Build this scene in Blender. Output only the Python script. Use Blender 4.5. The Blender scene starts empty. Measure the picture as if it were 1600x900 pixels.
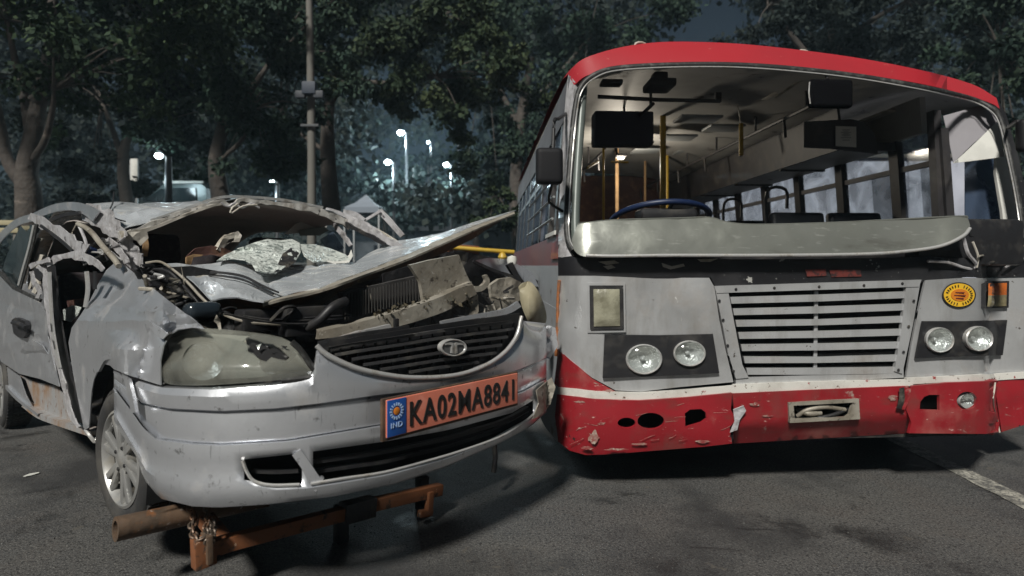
import bpy, bmesh, math, random
import numpy as np
from mathutils import Vector, Matrix, noise as mnoise
from mathutils.geometry import delaunay_2d_cdt

R = math.radians
random.seed(7)
rng = np.random.default_rng(7)
scene = bpy.context.scene
COL = scene.collection

# ------------------------------------------------------------------ camera
CAM_H, FPX, HX, HY = 1.2, 900.0, 800.0, 415.0      # eye height; focal length and horizon in 1600 x 900 picture pixels
cam_data = bpy.data.cameras.new('camera')
cam_data.sensor_width = 36.0
cam_data.lens = FPX / 1600.0 * 36.0
cam_data.shift_y = (HY - 450.0) / 1600.0
cam_data.dof.use_dof = True
cam_data.dof.focus_distance = 2.7
cam_data.dof.aperture_fstop = 2.0
cam_data.clip_start, cam_data.clip_end = 0.05, 600.0
cam = bpy.data.objects.new('camera', cam_data)
cam.location = (0, 0, CAM_H)
cam.rotation_euler = (R(90), 0, 0)
COL.objects.link(cam)
scene.camera = cam

# ------------------------------------------------------------------ night sky
SUN_TRAVEL = Vector((0.25, 0.65, -0.68)).normalized()
sun_el = math.asin(-SUN_TRAVEL.z)
sun_az = math.atan2(-SUN_TRAVEL.x, -SUN_TRAVEL.y)
world = bpy.data.worlds.new('World')
scene.world = world
world.use_nodes = True
wn = world.node_tree.nodes
wl = world.node_tree.links
wn.clear()
w_out = wn.new('ShaderNodeOutputWorld')
w_bg = wn.new('ShaderNodeBackground')
w_sky = wn.new('ShaderNodeTexSky')
w_sky.sky_type = 'NISHITA'
w_sky.sun_disc = False
w_sky.sun_elevation = sun_el
w_sky.sun_rotation = sun_az
w_bg.inputs['Strength'].default_value = 0.0060
wl.new(w_sky.outputs['Color'], w_bg.inputs['Color'])
wl.new(w_bg.outputs['Background'], w_out.inputs['Surface'])

# ------------------------------------------------------------------ key light (high lamp behind the photographer, to the left)
sun_data = bpy.data.lights.new('key_light', 'SUN')
sun_data.energy = 3.7
sun_data.angle = R(7.0)
sun_data.color = (1.0, 0.97, 0.90)
sun = bpy.data.objects.new('key_light', sun_data)
sun.rotation_euler = SUN_TRAVEL.to_track_quat('-Z', 'Y').to_euler()
sun.location = (-8, -10, 14)
COL.objects.link(sun)

scene.view_settings.view_transform = 'Standard'
scene.view_settings.look = 'None'
scene.view_settings.gamma = 1.0
scene.view_settings.use_curve_mapping = False
scene.view_settings.exposure = 0.28
scene.render.engine = 'CYCLES'
scene.cycles.max_bounces = 4
scene.cycles.caustics_reflective = False
scene.cycles.caustics_refractive = False
scene.cycles.transparent_max_bounces = 12
scene.cycles.use_denoising = True

# ------------------------------------------------------------------ helpers: picture measurements -> places
def P(px, py, Y):
    return Vector(((px - HX) / FPX * Y, Y, CAM_H + (HY - py) / FPX * Y))

def G(px, py, z=0.0):
    Y = (CAM_H - z) * FPX / (py - HY)
    return Vector(((px - HX) / FPX * Y, Y, z))

# the car's own axes: u across (towards its left side), v backwards
CO = np.array([-0.235, 2.25])
CU = np.array([0.669, 0.743])
CV = np.array([-0.743, 0.669])

def car(a, b, z):
    q = CO + a * CU + b * CV
    return Vector((q[0], q[1], z))

def CA(px, py, a):
    x = (px - HX) / FPX
    Y = (a + CO @ CU) / (x * CU[0] + CU[1])
    return P(px, py, Y)

def CB(px, py, b):
    x = (px - HX) / FPX
    Y = (b + CO @ CV) / (x * CV[0] + CV[1])
    return P(px, py, Y)

# plan curve of the car's nose: straight side, rounded corner, bowed front
_HW, _NB, _NN = 0.885, 0.72, 2.7
_tt = np.linspace(0, math.pi, 260)
_na = -_HW * np.sign(np.cos(_tt)) * np.abs(np.cos(_tt)) ** (2 / _NN)
_nb = _NB * (1 - np.abs(np.sin(_tt)) ** (2 / _NN))
_far = _tt > math.pi / 2              # the far corner is squarer
_na = np.where(_far, 0.915 * np.abs(np.cos(_tt)) ** (2 / 3.2), _na)
_nb = np.where(_far, 0.60 * (1 - np.abs(np.sin(_tt)) ** (2 / 3.2)), _nb)
_na = np.concatenate([[-_HW, -_HW], _na])
_nb = np.concatenate([[1.35, 1.0], _nb])
_nx = CO[0] + _na * CU[0] + _nb * CV[0]
_ny = CO[1] + _na * CU[1] + _nb * CV[1]
_npx = HX + FPX * _nx / _ny
_last = int(np.argmax(_npx))
_keep = slice(0, _last + 1)
NPX, NX, NY = _npx[_keep], _nx[_keep], _ny[_keep]
_tx, _ty = np.gradient(NX), np.gradient(NY)
_tl = np.hypot(_tx, _ty) + 1e-9
NNX, NNY = _ty / _tl, -_tx / _tl          # outward (towards the viewer)

def nose(px, py, off=0.0):
    p = min(px, NPX[-1] - 0.2)
    X, Y = np.interp(p, NPX, NX), np.interp(p, NPX, NY)
    nx, ny = np.interp(p, NPX, NNX), np.interp(p, NPX, NNY)
    # step 'off' along the surface normal, kept on the sight line
    x = (px - HX) / FPX
    den = nx * x + ny
    dY = off / den if abs(den) > 0.25 else off / (0.25 if den > 0 else -0.25)
    return P(px, py, Y + dY)

# the bus's axes: r across its front, w backwards
BO = np.array([0.254, 2.98])
BR = np.array([0.9988, 0.05])
BW = np.array([-0.05, 0.9988])
BWID = 2.66

def bus(s, l, z):
    q = BO + s * BR + l * BW
    return Vector((q[0], q[1], z))

_bs = np.concatenate([np.linspace(0, 0.2, 24), np.linspace(0.22, BWID, 90)])
def _bus_plan(s):
    l = 0.05 * ((s - 1.33) / 1.33) ** 2
    rl, rr = 0.16, 0.55
    if s < rl:
        l += rl * (1 - math.sqrt(max(0.0, 1 - ((rl - s) / rl) ** 2)))
    if s > BWID - rr:
        l += 0.34 * (1 - math.sqrt(max(0.0, 1 - ((s - BWID + rr) / rr) ** 2)))
    return l
_bl = np.array([_bus_plan(s) for s in _bs])
_bx = BO[0] + _bs * BR[0] + _bl * BW[0]
_by = BO[1] + _bs * BR[1] + _bl * BW[1]
_bxc = float(BO[0] + 0.5 * BWID * BR[0])

def _rake(z):
    k = max(0.0, z - 1.22)
    return 0.26 * k + 0.9 * max(0.0, z - 2.22) ** 2

def busf(px, py, off=0.0):
    """the point of the bus's front skin seen at a picture position"""
    z = 1.2
    for _ in range(5):
        sh = 1 - 0.055 * max(0.0, z - 1.22)
        X = _bxc + (_bx - _bxc) * sh
        Y = _by + _rake(z) - off
        pp = HX + FPX * X / Y
        y = float(np.interp(px, pp, Y))
        z = CAM_H + (HY - py) / FPX * y
    return P(px, py, y)

def rbf(ctrl):
    """smooth depth through measured (px, py, Y) points (thin plate)"""
    c = np.array(ctrl, float)
    xy = c[:, :2] / 100.0
    n = len(c)
    d = np.linalg.norm(xy[:, None] - xy[None], axis=2)
    K = np.where(d > 0, d * d * np.log(d + 1e-12), 0) + np.eye(n) * 1e-3
    Pm = np.hstack([np.ones((n, 1)), xy])
    A = np.zeros((n + 3, n + 3))
    A[:n, :n], A[:n, n:], A[n:, :n] = K, Pm, Pm.T
    sol = np.linalg.solve(A, np.concatenate([c[:, 2], np.zeros(3)]))
    lo, hi = c[:, 2].min() - 0.15, c[:, 2].max() + 0.15
    def f(px, py):
        q = np.array([px, py]) / 100.0
        dd = np.linalg.norm(xy - q, axis=1)
        k = np.where(dd > 0, dd * dd * np.log(dd + 1e-12), 0)
        Y = float(k @ sol[:n] + sol[n] + sol[n + 1:] @ q)
        return P(px, py, min(max(Y, lo), hi))
    return f

def yb(px, b):
    return CB(px, HY, b).y
def ya(px, a):
    return CA(px, HY, a).y

# ------------------------------------------------------------------ helpers: objects
def link(name, me, mats, parent=None, loc=None):
    o = bpy.data.objects.new(name, me)
    for m in (mats if isinstance(mats, (list, tuple)) else [mats]):
        if m is not None:
            me.materials.append(m)
    COL.objects.link(o)
    if parent is not None:
        o.parent = parent
    if loc is not None:
        o.location = loc
    return o

def root_loc(parent):
    v = Vector((0, 0, 0))
    while parent is not None:
        v += parent.location
        parent = parent.parent
    return v

def make(name, verts, faces, mat, parent=None, smooth=True, angle=40, loc=None):
    """verts in world coordinates; stored relative to the parent (or to loc)"""
    base = root_loc(parent) if parent is not None else (Vector(loc) if loc is not None else Vector((0, 0, 0)))
    me = bpy.data.meshes.new(name)
    me.from_pydata([tuple(Vector(v) - base) for v in verts], [], faces)
    me.polygons.foreach_set('use_smooth', [smooth] * len(me.polygons))
    if smooth and angle:
        me.set_sharp_from_angle(angle=R(angle))
    me.update()
    return link(name, me, mat, parent, loc if parent is None else None)

def thing(name, label, cat, loc, group=None):
    o = bpy.data.objects.new(name, None)
    o.empty_display_size = 0.2
    o.location = loc
    COL.objects.link(o)
    return tag(o, label, cat, group)

def tag(o, label=None, cat=None, group=None, kind=None):
    if label: o['label'] = label
    if cat: o['category'] = cat
    if group: o['group'] = group
    if kind: o['kind'] = kind
    return o

def hub(name, parent, loc):
    """an Empty for a part that is itself made of sub-parts; loc in world coordinates"""
    o = bpy.data.objects.new(name, None)
    o.empty_display_size = 0.1
    COL.objects.link(o)
    o.parent = parent
    o.location = Vector(loc) - root_loc(parent)
    return o

def catmull(pts, n=6, closed=False):
    pts = [np.array(p, float) for p in pts]
    m = len(pts)
    if m < 3:
        return pts
    out = []
    rngk = range(m if closed else m - 1)
    for i in rngk:
        if closed:
            p0, p1, p2, p3 = pts[(i - 1) % m], pts[i], pts[(i + 1) % m], pts[(i + 2) % m]
        else:
            p1, p2 = pts[i], pts[i + 1]
            p0 = pts[i - 1] if i > 0 else 2 * p1 - p2
            p3 = pts[i + 2] if i + 2 < m else 2 * p2 - p1
        for k in range(n):
            t = k / n
            out.append(0.5 * ((2 * p1) + (p2 - p0) * t + (2 * p0 - 5 * p1 + 4 * p2 - p3) * t * t + (3 * p1 - p0 - 3 * p2 + p3) * t ** 3))
    if not closed:
        out.append(pts[-1])
    return out

def densify(pts, step):
    out = []
    n = len(pts)
    for i in range(n):
        p, q = np.array(pts[i], float), np.array(pts[(i + 1) % n], float)
        k = max(1, int(math.ceil(np.linalg.norm(q - p) / step)))
        for j in range(k):
            out.append(p + (q - p) * j / k)
    return out

def inside(poly, x, y):
    r = False
    n = len(poly)
    j = n - 1
    for i in range(n):
        xi, yi = poly[i]
        xj, yj = poly[j]
        if (yi > y) != (yj > y) and x < (xj - xi) * (y - yi) / (yj - yi + 1e-12) + xi:
            r = not r
        j = i
    return r

def ridge(p, f, seed=0.0):
    q = Vector((p.x * f + seed, p.y * f + 3.1 * seed, p.z * f))
    a = 1 - abs(mnoise.noise(q)) * 2.2
    b = mnoise.noise(q * 2.3 + Vector((5, 1, 9)))
    d = mnoise.voronoi(q * 0.9 + Vector((2.2, 7.1, 4.4)))[0]
    return a * 0.42 + b * 0.28 + min(0.7, (d[1] - d[0]) * 1.5) * 0.75 - 0.2

def triangulate(outline, holes, cell, jitter=0.25):
    loops = [densify(outline, cell)] + [densify(h, min(cell, 4)) for h in holes]
    pts, edges = [], []
    for lp in loops:
        b = len(pts)
        pts += [Vector((float(p[0]), float(p[1]))) for p in lp]
        edges += [(b + i, b + (i + 1) % len(lp)) for i in range(len(lp))]
    O = [tuple(p) for p in loops[0]]
    H = [[tuple(p) for p in lp] for lp in loops[1:]]
    bnd = np.array([[p.x, p.y] for p in pts])
    xs, ys = bnd[:, 0], bnd[:, 1]
    rr = random.Random(int(xs.sum()))
    gy = ys.min() + cell * 0.5
    while gy < ys.max():
        gx = xs.min() + cell * 0.5
        while gx < xs.max():
            x, y = gx + rr.uniform(-jitter, jitter) * cell, gy + rr.uniform(-jitter, jitter) * cell
            if inside(O, x, y) and not any(inside(h, x, y) for h in H):
                if np.min((bnd[:, 0] - x) ** 2 + (bnd[:, 1] - y) ** 2) > (0.45 * cell) ** 2:
                    pts.append(Vector((x, y)))
            gx += cell
        gy += cell
    v, e, f, *_ = delaunay_2d_cdt(pts, edges, [], 0, 1e-4)
    keep = []
    for t in f:
        cx, cy = sum(v[i].x for i in t) / len(t), sum(v[i].y for i in t) / len(t)
        if inside(O, cx, cy) and not any(inside(h, cx, cy) for h in H):
            keep.append(tuple(t))
    return v, keep

def creased(surf, lines):
    """add folds to a surface: (x0, y0, x1, y1, depth, width) in picture measurements, depth in metres towards the eye"""
    def f(x, y):
        p = surf(x, y)
        k = 0.0
        for x0, y0, x1, y1, am, w in lines:
            dx, dy = x1 - x0, y1 - y0
            t = max(0.0, min(1.0, ((x - x0) * dx + (y - y0) * dy) / (dx * dx + dy * dy)))
            k += am * math.exp(-math.hypot(x - x0 - t * dx, y - y0 - t * dy) / w)
        return p + (Vector((0, 0, CAM_H)) - p).normalized() * k
    return f

def patch(name, outline, surf, mat, parent, holes=(), cell=10, thick=0.003, crumple=None, curve=0, smooth=True, angle=40, seed=0.0):
    """a sheet of metal, glass or cloth: an outline measured in the picture, laid on a surface in space, with thickness"""
    if curve:
        outline = catmull(outline, curve, True)
    v, f = triangulate(outline, holes, cell)
    pts = []
    eye = Vector((0, 0, CAM_H))
    for q in v:
        p = surf(q.x, q.y)
        if crumple:
            k_ = crumple[0] * ridge(p, crumple[1], seed)
            if len(crumple) > 2: k_ += crumple[2] * ridge(p, crumple[3], seed + 3.7)
            p = p + (eye - p).normalized() * k_
        pts.append(p)
    faces = []
    for t in f:
        a, b, c = pts[t[0]], pts[t[1]], pts[t[2]]
        faces.append(t if (b - a).cross(c - a).dot(eye - a) > 0 else t[::-1])
    n = len(pts)
    nor = [Vector((0, 0, 0)) for _ in pts]
    cnt = {}
    for t in faces:
        a, b, c = pts[t[0]], pts[t[1]], pts[t[2]]
        m = (b - a).cross(c - a)
        for i in t:
            nor[i] += m
        for i in range(3):
            cnt[(t[i], t[(i + 1) % 3])] = 1
    back = [p - (m.normalized() if m.length > 0 else Vector((0, -1, 0))) * thick for p, m in zip(pts, nor)]
    allf = list(faces) + [tuple(i + n for i in t[::-1]) for t in faces]
    for (i, j) in cnt:
        if (j, i) not in cnt:
            allf.append((j, i, i + n, j + n))
    return make(name, pts + back, allf, mat, parent, smooth, angle)

def tube_geo(pts, r, n=8, closed=False):
    pts = [Vector(tuple(p)) for p in pts]
    m = len(pts)
    rad = r if isinstance(r, (list, tuple)) else [r] * m
    vs, fs = [], []
    up = Vector((0.13, 0.31, 0.94)).normalized()
    for i, p in enumerate(pts):
        if closed:
            d = pts[(i + 1) % m] - pts[i - 1]
        else:
            d = pts[min(i + 1, m - 1)] - pts[max(i - 1, 0)]
        d = d.normalized() if d.length > 1e-9 else Vector((0, 0, 1))
        s = d.cross(up)
        if s.length < 0.05:
            s = d.cross(Vector((1, 0, 0)))
        s.normalize()
        t = s.cross(d).normalized()
        for k in range(n):
            a = 2 * math.pi * k / n
            vs.append(p + (s * math.cos(a) + t * math.sin(a)) * rad[i])
    for i in range(m if closed else m - 1):
        for k in range(n):
            j, k2 = (i + 1) % m, (k + 1) % n
            fs.append((i * n + k, i * n + k2, j * n + k2, j * n + k))
    if not closed:
        fs.append(tuple(range(n))[::-1])
        fs.append(tuple((m - 1) * n + k for k in range(n)))
    return vs, fs

def tube(name, pts, r, mat, parent, n=8, sm=5, closed=False, loc=None):
    p = [Vector(tuple(q)) for q in (catmull(pts, sm, closed) if sm and len(pts) > 2 else pts)]
    if isinstance(r, (list, tuple)) and len(r) != len(p):
        r = list(np.interp(np.linspace(0, 1, len(p)), np.linspace(0, 1, len(r)), r))
    vs, fs = tube_geo(p, r, n, closed)
    return make(name, vs, fs, mat, parent, True, 50, loc)

def box_geo(c, ax, size, bevel=0.0, seg=2):
    """box with centre c, axes ax (3 unit vectors), full size"""
    bm = bmesh.new()
    bmesh.ops.create_cube(bm, size=1.0)
    for v in bm.verts:
        v.co = Vector((v.co.x * size[0], v.co.y * size[1], v.co.z * size[2]))
    if bevel:
        bmesh.ops.bevel(bm, geom=bm.edges[:], offset=min(bevel, min(size) * 0.49), segments=seg, profile=0.6, affect='EDGES')
    c = Vector(c)
    vs = [c + ax[0] * v.co.x + ax[1] * v.co.y + ax[2] * v.co.z for v in bm.verts]
    bm.verts.index_update()
    fs = [tuple(v.index for v in f.verts) for f in bm.faces]
    bm.free()
    return vs, fs

XA, YA, ZA = Vector((1, 0, 0)), Vector((0, 1, 0)), Vector((0, 0, 1))
BAX = (Vector((BR[0], BR[1], 0)), Vector((BW[0], BW[1], 0)), ZA)
CAX = (Vector((CU[0], CU[1], 0)), Vector((CV[0], CV[1], 0)), ZA)

def box(name, c, ax, size, mat, parent, bevel=0.004, seg=2, loc=None):
    vs, fs = box_geo(c, ax, size, bevel, seg)
    return make(name, vs, fs, mat, parent, True, 35, loc)

def bar(name, p, q, w, h, mat, parent, bevel=0.003, up=ZA, loc=None):
    p, q = Vector(p), Vector(q)
    d = (q - p)
    L = d.length
    d.normalize()
    s = d.cross(up)
    s = s.normalized() if s.length > 1e-3 else XA
    t = s.cross(d).normalized()
    return box(name, (p + q) / 2, (d, s, t), (L, w, h), mat, parent, bevel, 2, loc)

def merge(parts):
    vs, fs = [], []
    for v, f in parts:
        b = len(vs)
        vs += list(v)
        fs += [tuple(i + b for i in t) for t in f]
    return vs, fs

def lathe_geo(prof, n, c, axis, side, up):
    """prof: (radius, along axis) pairs"""
    vs, fs = [], []
    m = len(prof)
    for k in range(n):
        a = 2 * math.pi * k / n
        d = side * math.cos(a) + up * math.sin(a)
        for r, x in prof:
            vs.append(Vector(c) + d * r + axis * x)
    for k in range(n):
        k2 = (k + 1) % n
        for i in range(m - 1):
            fs.append((k * m + i, k * m + i + 1, k2 * m + i + 1, k2 * m + i))
    return vs, fs

def text_geo(s, height, ex, ez, en, centre, width=None, bold=0.0, depth=0.002):
    cu = bpy.data.curves.new('t', 'FONT')
    cu.body = s
    cu.align_x = 'CENTER'
    cu.size = 1.0
    cu.offset = bold
    cu.space_character = 1.12
    cu.extrude = 0.01
    cu.resolution_u = 4
    o = bpy.data.objects.new('t', cu)
    COL.objects.link(o)
    dg = bpy.context.evaluated_depsgraph_get()
    me = bpy.data.meshes.new_from_object(o.evaluated_get(dg))
    co = np.array([v.co[:] for v in me.vertices])
    fs = [tuple(p.vertices) for p in me.polygons]
    bpy.data.objects.remove(o)
    bpy.data.curves.remove(cu)
    bpy.data.meshes.remove(me)
    mn, mx = co.min(0), co.max(0)
    sy = height / (mx[1] - mn[1])
    sx = width / (mx[0] - mn[0]) if width else sy
    vs = []
    for x, y, z in co:
        vs.append(Vector(centre) + ex * ((x - (mn[0] + mx[0]) / 2) * sx) + ez * ((y - (mn[1] + mx[1]) / 2) * sy) + en * (depth if z > 0 else -depth))
    return vs, fs

# ------------------------------------------------------------------ materials
def mat(name, base, rough=0.6, metal=0.0, layers=(), bump=None, trans=0.0, coat=0.0, emit=None, spec=None, alpha=None, sub=0.0):
    m = bpy.data.materials.new(name)
    m.use_nodes = True
    nt = m.node_tree
    N, L = nt.nodes, nt.links
    bs = N['Principled BSDF']
    bs.inputs['Base Color'].default_value = (*base, 1)
    bs.inputs['Roughness'].default_value = rough
    bs.inputs['Metallic'].default_value = metal
    if spec is not None: bs.inputs['Specular IOR Level'].default_value = spec
    if trans: bs.inputs['Transmission Weight'].default_value = trans
    if coat:
        bs.inputs['Coat Weight'].default_value = coat
        bs.inputs['Coat Roughness'].default_value = 0.12
    if alpha is not None: bs.inputs['Alpha'].default_value = alpha
    if emit:
        bs.inputs['Emission Color'].default_value = (*emit[0], 1)
        bs.inputs['Emission Strength'].default_value = emit[1]
    tc = N.new('ShaderNodeTexCoord')
    col, rgh, met = None, None, None
    for i, ly in enumerate(layers):
        mp = N.new('ShaderNodeMapping')
        mp.inputs['Scale'].default_value = ly.get('stretch', (1, 1, 1))
        mp.inputs['Rotation'].default_value = ly.get('rot', (0, 0, 0))
        mp.inputs['Location'].default_value = (1.7 * i, 0.9 * i, 2.3 * i)
        L.new(tc.outputs['Object'], mp.inputs['Vector'])
        nz = N.new('ShaderNodeTexNoise')
        nz.inputs['Scale'].default_value = ly['scale']
        nz.inputs['Detail'].default_value = ly.get('detail', 6)
        nz.inputs['Roughness'].default_value = ly.get('nrough', 0.6)
        nz.inputs['Distortion'].default_value = ly.get('dist', 0.0)
        L.new(mp.outputs['Vector'], nz.inputs['Vector'])
        mr = N.new('ShaderNodeMapRange')
        mr.inputs['From Min'].default_value = ly['lo']
        mr.inputs['From Max'].default_value = ly['hi']
        mr.inputs['To Max'].default_value = ly.get('amt', 1.0)
        L.new(nz.outputs['Fac'], mr.inputs['Value'])
        mx = N.new('ShaderNodeMix')
        mx.data_type = 'RGBA'
        L.new(mr.outputs['Result'], mx.inputs['Factor'])
        if col is None: mx.inputs['A'].default_value = (*base, 1)
        else: L.new(col, mx.inputs['A'])
        mx.inputs['B'].default_value = (*ly['color'], 1)
        col = mx.outputs['Result']
        for key, cur, dflt in (('rough', 'rgh', rough), ('metal', 'met', metal)):
            if key in ly:
                m2 = N.new('ShaderNodeMix')
                m2.data_type = 'FLOAT'
                L.new(mr.outputs['Result'], m2.inputs['Factor'])
                prev = rgh if cur == 'rgh' else met
                if prev is None: m2.inputs['A'].default_value = dflt
                else: L.new(prev, m2.inputs['A'])
                m2.inputs['B'].default_value = ly[key]
                if cur == 'rgh': rgh = m2.outputs['Result']
                else: met = m2.outputs['Result']
    if col is not None: L.new(col, bs.inputs['Base Color'])
    if rgh is not None: L.new(rgh, bs.inputs['Roughness'])
    if met is not None: L.new(met, bs.inputs['Metallic'])
    if bump:
        prev = None
        for sc_, st_, ds_ in (bump if isinstance(bump, list) else [bump]):
            nz = N.new('ShaderNodeTexNoise')
            nz.inputs['Scale'].default_value = sc_
            nz.inputs['Detail'].default_value = 5
            L.new(tc.outputs['Object'], nz.inputs['Vector'])
            bp = N.new('ShaderNodeBump')
            bp.inputs['Strength'].default_value = st_
            bp.inputs['Distance'].default_value = ds_
            L.new(nz.outputs['Fac'], bp.inputs['Height'])
            if prev is not None: L.new(prev, bp.inputs['Normal'])
            prev = bp.outputs['Normal']
        L.new(prev, bs.inputs['Normal'])
    return m

DUST = (0.20, 0.17, 0.12)
GRIME = (0.05, 0.045, 0.04)
RUST = (0.16, 0.07, 0.03)
M = {}
M['silver'] = mat('silver_car_paint', (0.74, 0.76, 0.80), 0.30, 0.74, [
    dict(scale=2.2, lo=0.45, hi=0.75, color=(0.55, 0.57, 0.60), amt=0.75, rough=0.36),
    dict(scale=5, lo=0.56, hi=0.72, color=DUST, amt=0.62, rough=0.7, metal=0.1),
    dict(scale=90, stretch=(1, 1, 0.05), rot=(0.9, 0.4, 0), lo=0.64, hi=0.68, color=(0.30, 0.31, 0.33), amt=0.6),
    dict(scale=60, stretch=(1, 1, 0.12), lo=0.66, hi=0.70, color=(0.62, 0.62, 0.62), amt=0.5),
    dict(scale=26, lo=0.63, hi=0.72, color=GRIME, amt=0.75, rough=0.7)], bump=[(3, 0.08, 0.05), (22, 0.06, 0.01)], coat=0.6)
M['hood'] = mat('scraped_silver_painted_glints', (0.68, 0.72, 0.76), 0.27, 0.48, [
    dict(scale=3, lo=0.46, hi=0.74, color=(0.30, 0.335, 0.36), amt=0.9, rough=0.45),
    dict(scale=14, stretch=(0.25, 1, 1), rot=(0, 0, 0.8), lo=0.55, hi=0.62, color=(0.88, 0.90, 0.90), amt=0.9),  # white streaks: scratches, and highlights painted into the colour
    dict(scale=9, lo=0.6, hi=0.7, color=DUST, amt=0.8, rough=0.8, metal=0.0)], bump=[(7, 0.3, 0.03), (40, 0.15, 0.01)], coat=0.2)
M['rustsilver'] = mat('rust_stained_silver', (0.36, 0.36, 0.36), 0.5, 0.3, [
    dict(scale=4, lo=0.42, hi=0.62, color=(0.22, 0.13, 0.07), amt=0.9, rough=0.8, metal=0.0),
    dict(scale=18, lo=0.58, hi=0.66, color=RUST, amt=0.9, rough=0.9)], bump=(20, 0.3, 0.01))
M['dusty'] = mat('dusty_bare_steel', (0.36, 0.335, 0.285), 0.55, 0.25, [
    dict(scale=5, lo=0.42, hi=0.65, color=(0.22, 0.195, 0.155)),
    dict(scale=24, lo=0.58, hi=0.68, color=(0.07, 0.06, 0.05)),
    dict(scale=40, lo=0.64, hi=0.70, color=(0.5, 0.48, 0.43))], bump=(30, 0.3, 0.01))
M['black'] = mat('black_plastic', (0.014, 0.014, 0.016), 0.5, 0, [
    dict(scale=9, lo=0.5, hi=0.75, color=(0.06, 0.056, 0.05), amt=0.7, rough=0.8)], bump=(60, 0.1, 0.004))
M['blackband'] = mat('worn_black_paint', (0.012, 0.012, 0.014), 0.42, 0, [
    dict(scale=2.5, lo=0.5, hi=0.8, color=(0.04, 0.04, 0.042), rough=0.6),
    dict(scale=11, lo=0.665, hi=0.68, color=(0.36, 0.36, 0.34), rough=0.6),
    dict(scale=50, lo=0.68, hi=0.71, color=(0.2, 0.2, 0.19))], bump=(12, 0.15, 0.01))
M['dark'] = mat('grimy_dark_metal', (0.02, 0.02, 0.022), 0.55, 0.2, [
    dict(scale=7, lo=0.5, hi=0.7, color=(0.075, 0.068, 0.055), rough=0.8)], bump=(25, 0.4, 0.02))
M['hollow_shade'] = mat('painted_hollow_shade', (0.006, 0.006, 0.007), 0.9)  # near-black colour stands in for the shade inside holes and recesses
M['grillebar'] = mat('grey_black_grille_plastic', (0.04, 0.04, 0.043), 0.45, 0, [dict(scale=12, lo=0.5, hi=0.7, color=(0.09, 0.085, 0.075), rough=0.7)])
M['chrome'] = mat('dull_chrome', (0.66, 0.66, 0.65), 0.28, 0.55, [
    dict(scale=16, lo=0.5, hi=0.7, color=(0.24, 0.22, 0.19), rough=0.6, metal=0.2)])
M['alu'] = mat('bent_aluminium', (0.27, 0.28, 0.255), 0.30, 0.55, [
    dict(scale=2.2, lo=0.4, hi=0.7, color=(0.20, 0.21, 0.185), rough=0.42),
    dict(scale=8, stretch=(0.3, 1, 1), lo=0.6, hi=0.7, color=(0.13, 0.13, 0.115), amt=0.7, rough=0.5),
    dict(scale=60, stretch=(0.2, 1, 1), lo=0.6, hi=0.68, color=(0.40, 0.41, 0.38), amt=0.6)], bump=[(6, 0.10, 0.02), (28, 0.08, 0.006)])
M['busilver'] = mat('bus_silver_paint', (0.60, 0.61, 0.62), 0.32, 0.52, [
    dict(scale=1.6, lo=0.45, hi=0.75, color=(0.36, 0.365, 0.37)),
    dict(scale=9, stretch=(1, 1, 0.25), lo=0.52, hi=0.75, color=(0.30, 0.285, 0.26), amt=0.6),
    dict(scale=3.0, lo=0.54, hi=0.76, color=(0.15, 0.12, 0.09), amt=0.8, rough=0.8, metal=0),
    dict(scale=45, stretch=(1, 1, 0.3), lo=0.67, hi=0.70, color=(0.55, 0.55, 0.54)),
    dict(scale=22, lo=0.68, hi=0.72, color=(0.08, 0.06, 0.045))], bump=[(4, 0.16, 0.03), (30, 0.08, 0.005)], coat=0.35)
M['busred'] = mat('bus_red_paint', (0.28, 0.013, 0.020), 0.42, 0, [
    dict(scale=1.8, lo=0.42, hi=0.72, color=(0.19, 0.012, 0.015)),
    dict(scale=5, stretch=(1, 1, 0.5), lo=0.54, hi=0.74, color=(0.13, 0.05, 0.04), amt=0.7, rough=0.7),
    dict(scale=3.2, lo=0.56, hi=0.74, color=(0.36, 0.13, 0.11), amt=0.75, rough=0.65),
    dict(scale=12, stretch=(0.35, 1, 1), lo=0.56, hi=0.70, color=(0.17, 0.035, 0.03), amt=0.7),
    dict(scale=9, stretch=(1, 1, 1.6), dist=0.6, lo=0.64, hi=0.72, color=(0.33, 0.26, 0.22), amt=0.85, rough=0.8),
    dict(scale=55, stretch=(0.4, 1, 1), lo=0.66, hi=0.70, color=(0.5, 0.30, 0.27)),
    dict(scale=14, lo=0.69, hi=0.72, color=(0.03, 0.02, 0.018))], bump=(14, 0.15, 0.01), coat=0.25)
M['roofred'] = mat('roof_red_paint', (0.36, 0.015, 0.024), 0.5, 0, [
    dict(scale=1.2, lo=0.42, hi=0.72, color=(0.28, 0.016, 0.024)),
    dict(scale=35, lo=0.66, hi=0.70, color=(0.42, 0.12, 0.10), amt=0.7)], coat=0.1)
M['white'] = mat('scuffed_white_paint', (0.62, 0.61, 0.57), 0.6, 0, [
    dict(scale=5, lo=0.5, hi=0.75, color=(0.42, 0.40, 0.36)),
    dict(scale=40, lo=0.63, hi=0.67, color=(0.12, 0.08, 0.06)),
    dict(scale=18, lo=0.66, hi=0.69, color=(0.30, 0.03, 0.03))], bump=(40, 0.1, 0.004))
M['card'] = mat('white_card', (0.62, 0.62, 0.58), 0.75, 0, [dict(scale=3, lo=0.45, hi=0.75, color=(0.44, 0.44, 0.41))])
M['cardgrey'] = mat('stained_grey_board', (0.30, 0.29, 0.31), 0.8, 0, [
    dict(scale=3.2, lo=0.62, hi=0.66, color=(0.14, 0.085, 0.05)), dict(scale=1.5, lo=0.4, hi=0.7, color=(0.23, 0.22, 0.24))])
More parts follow.
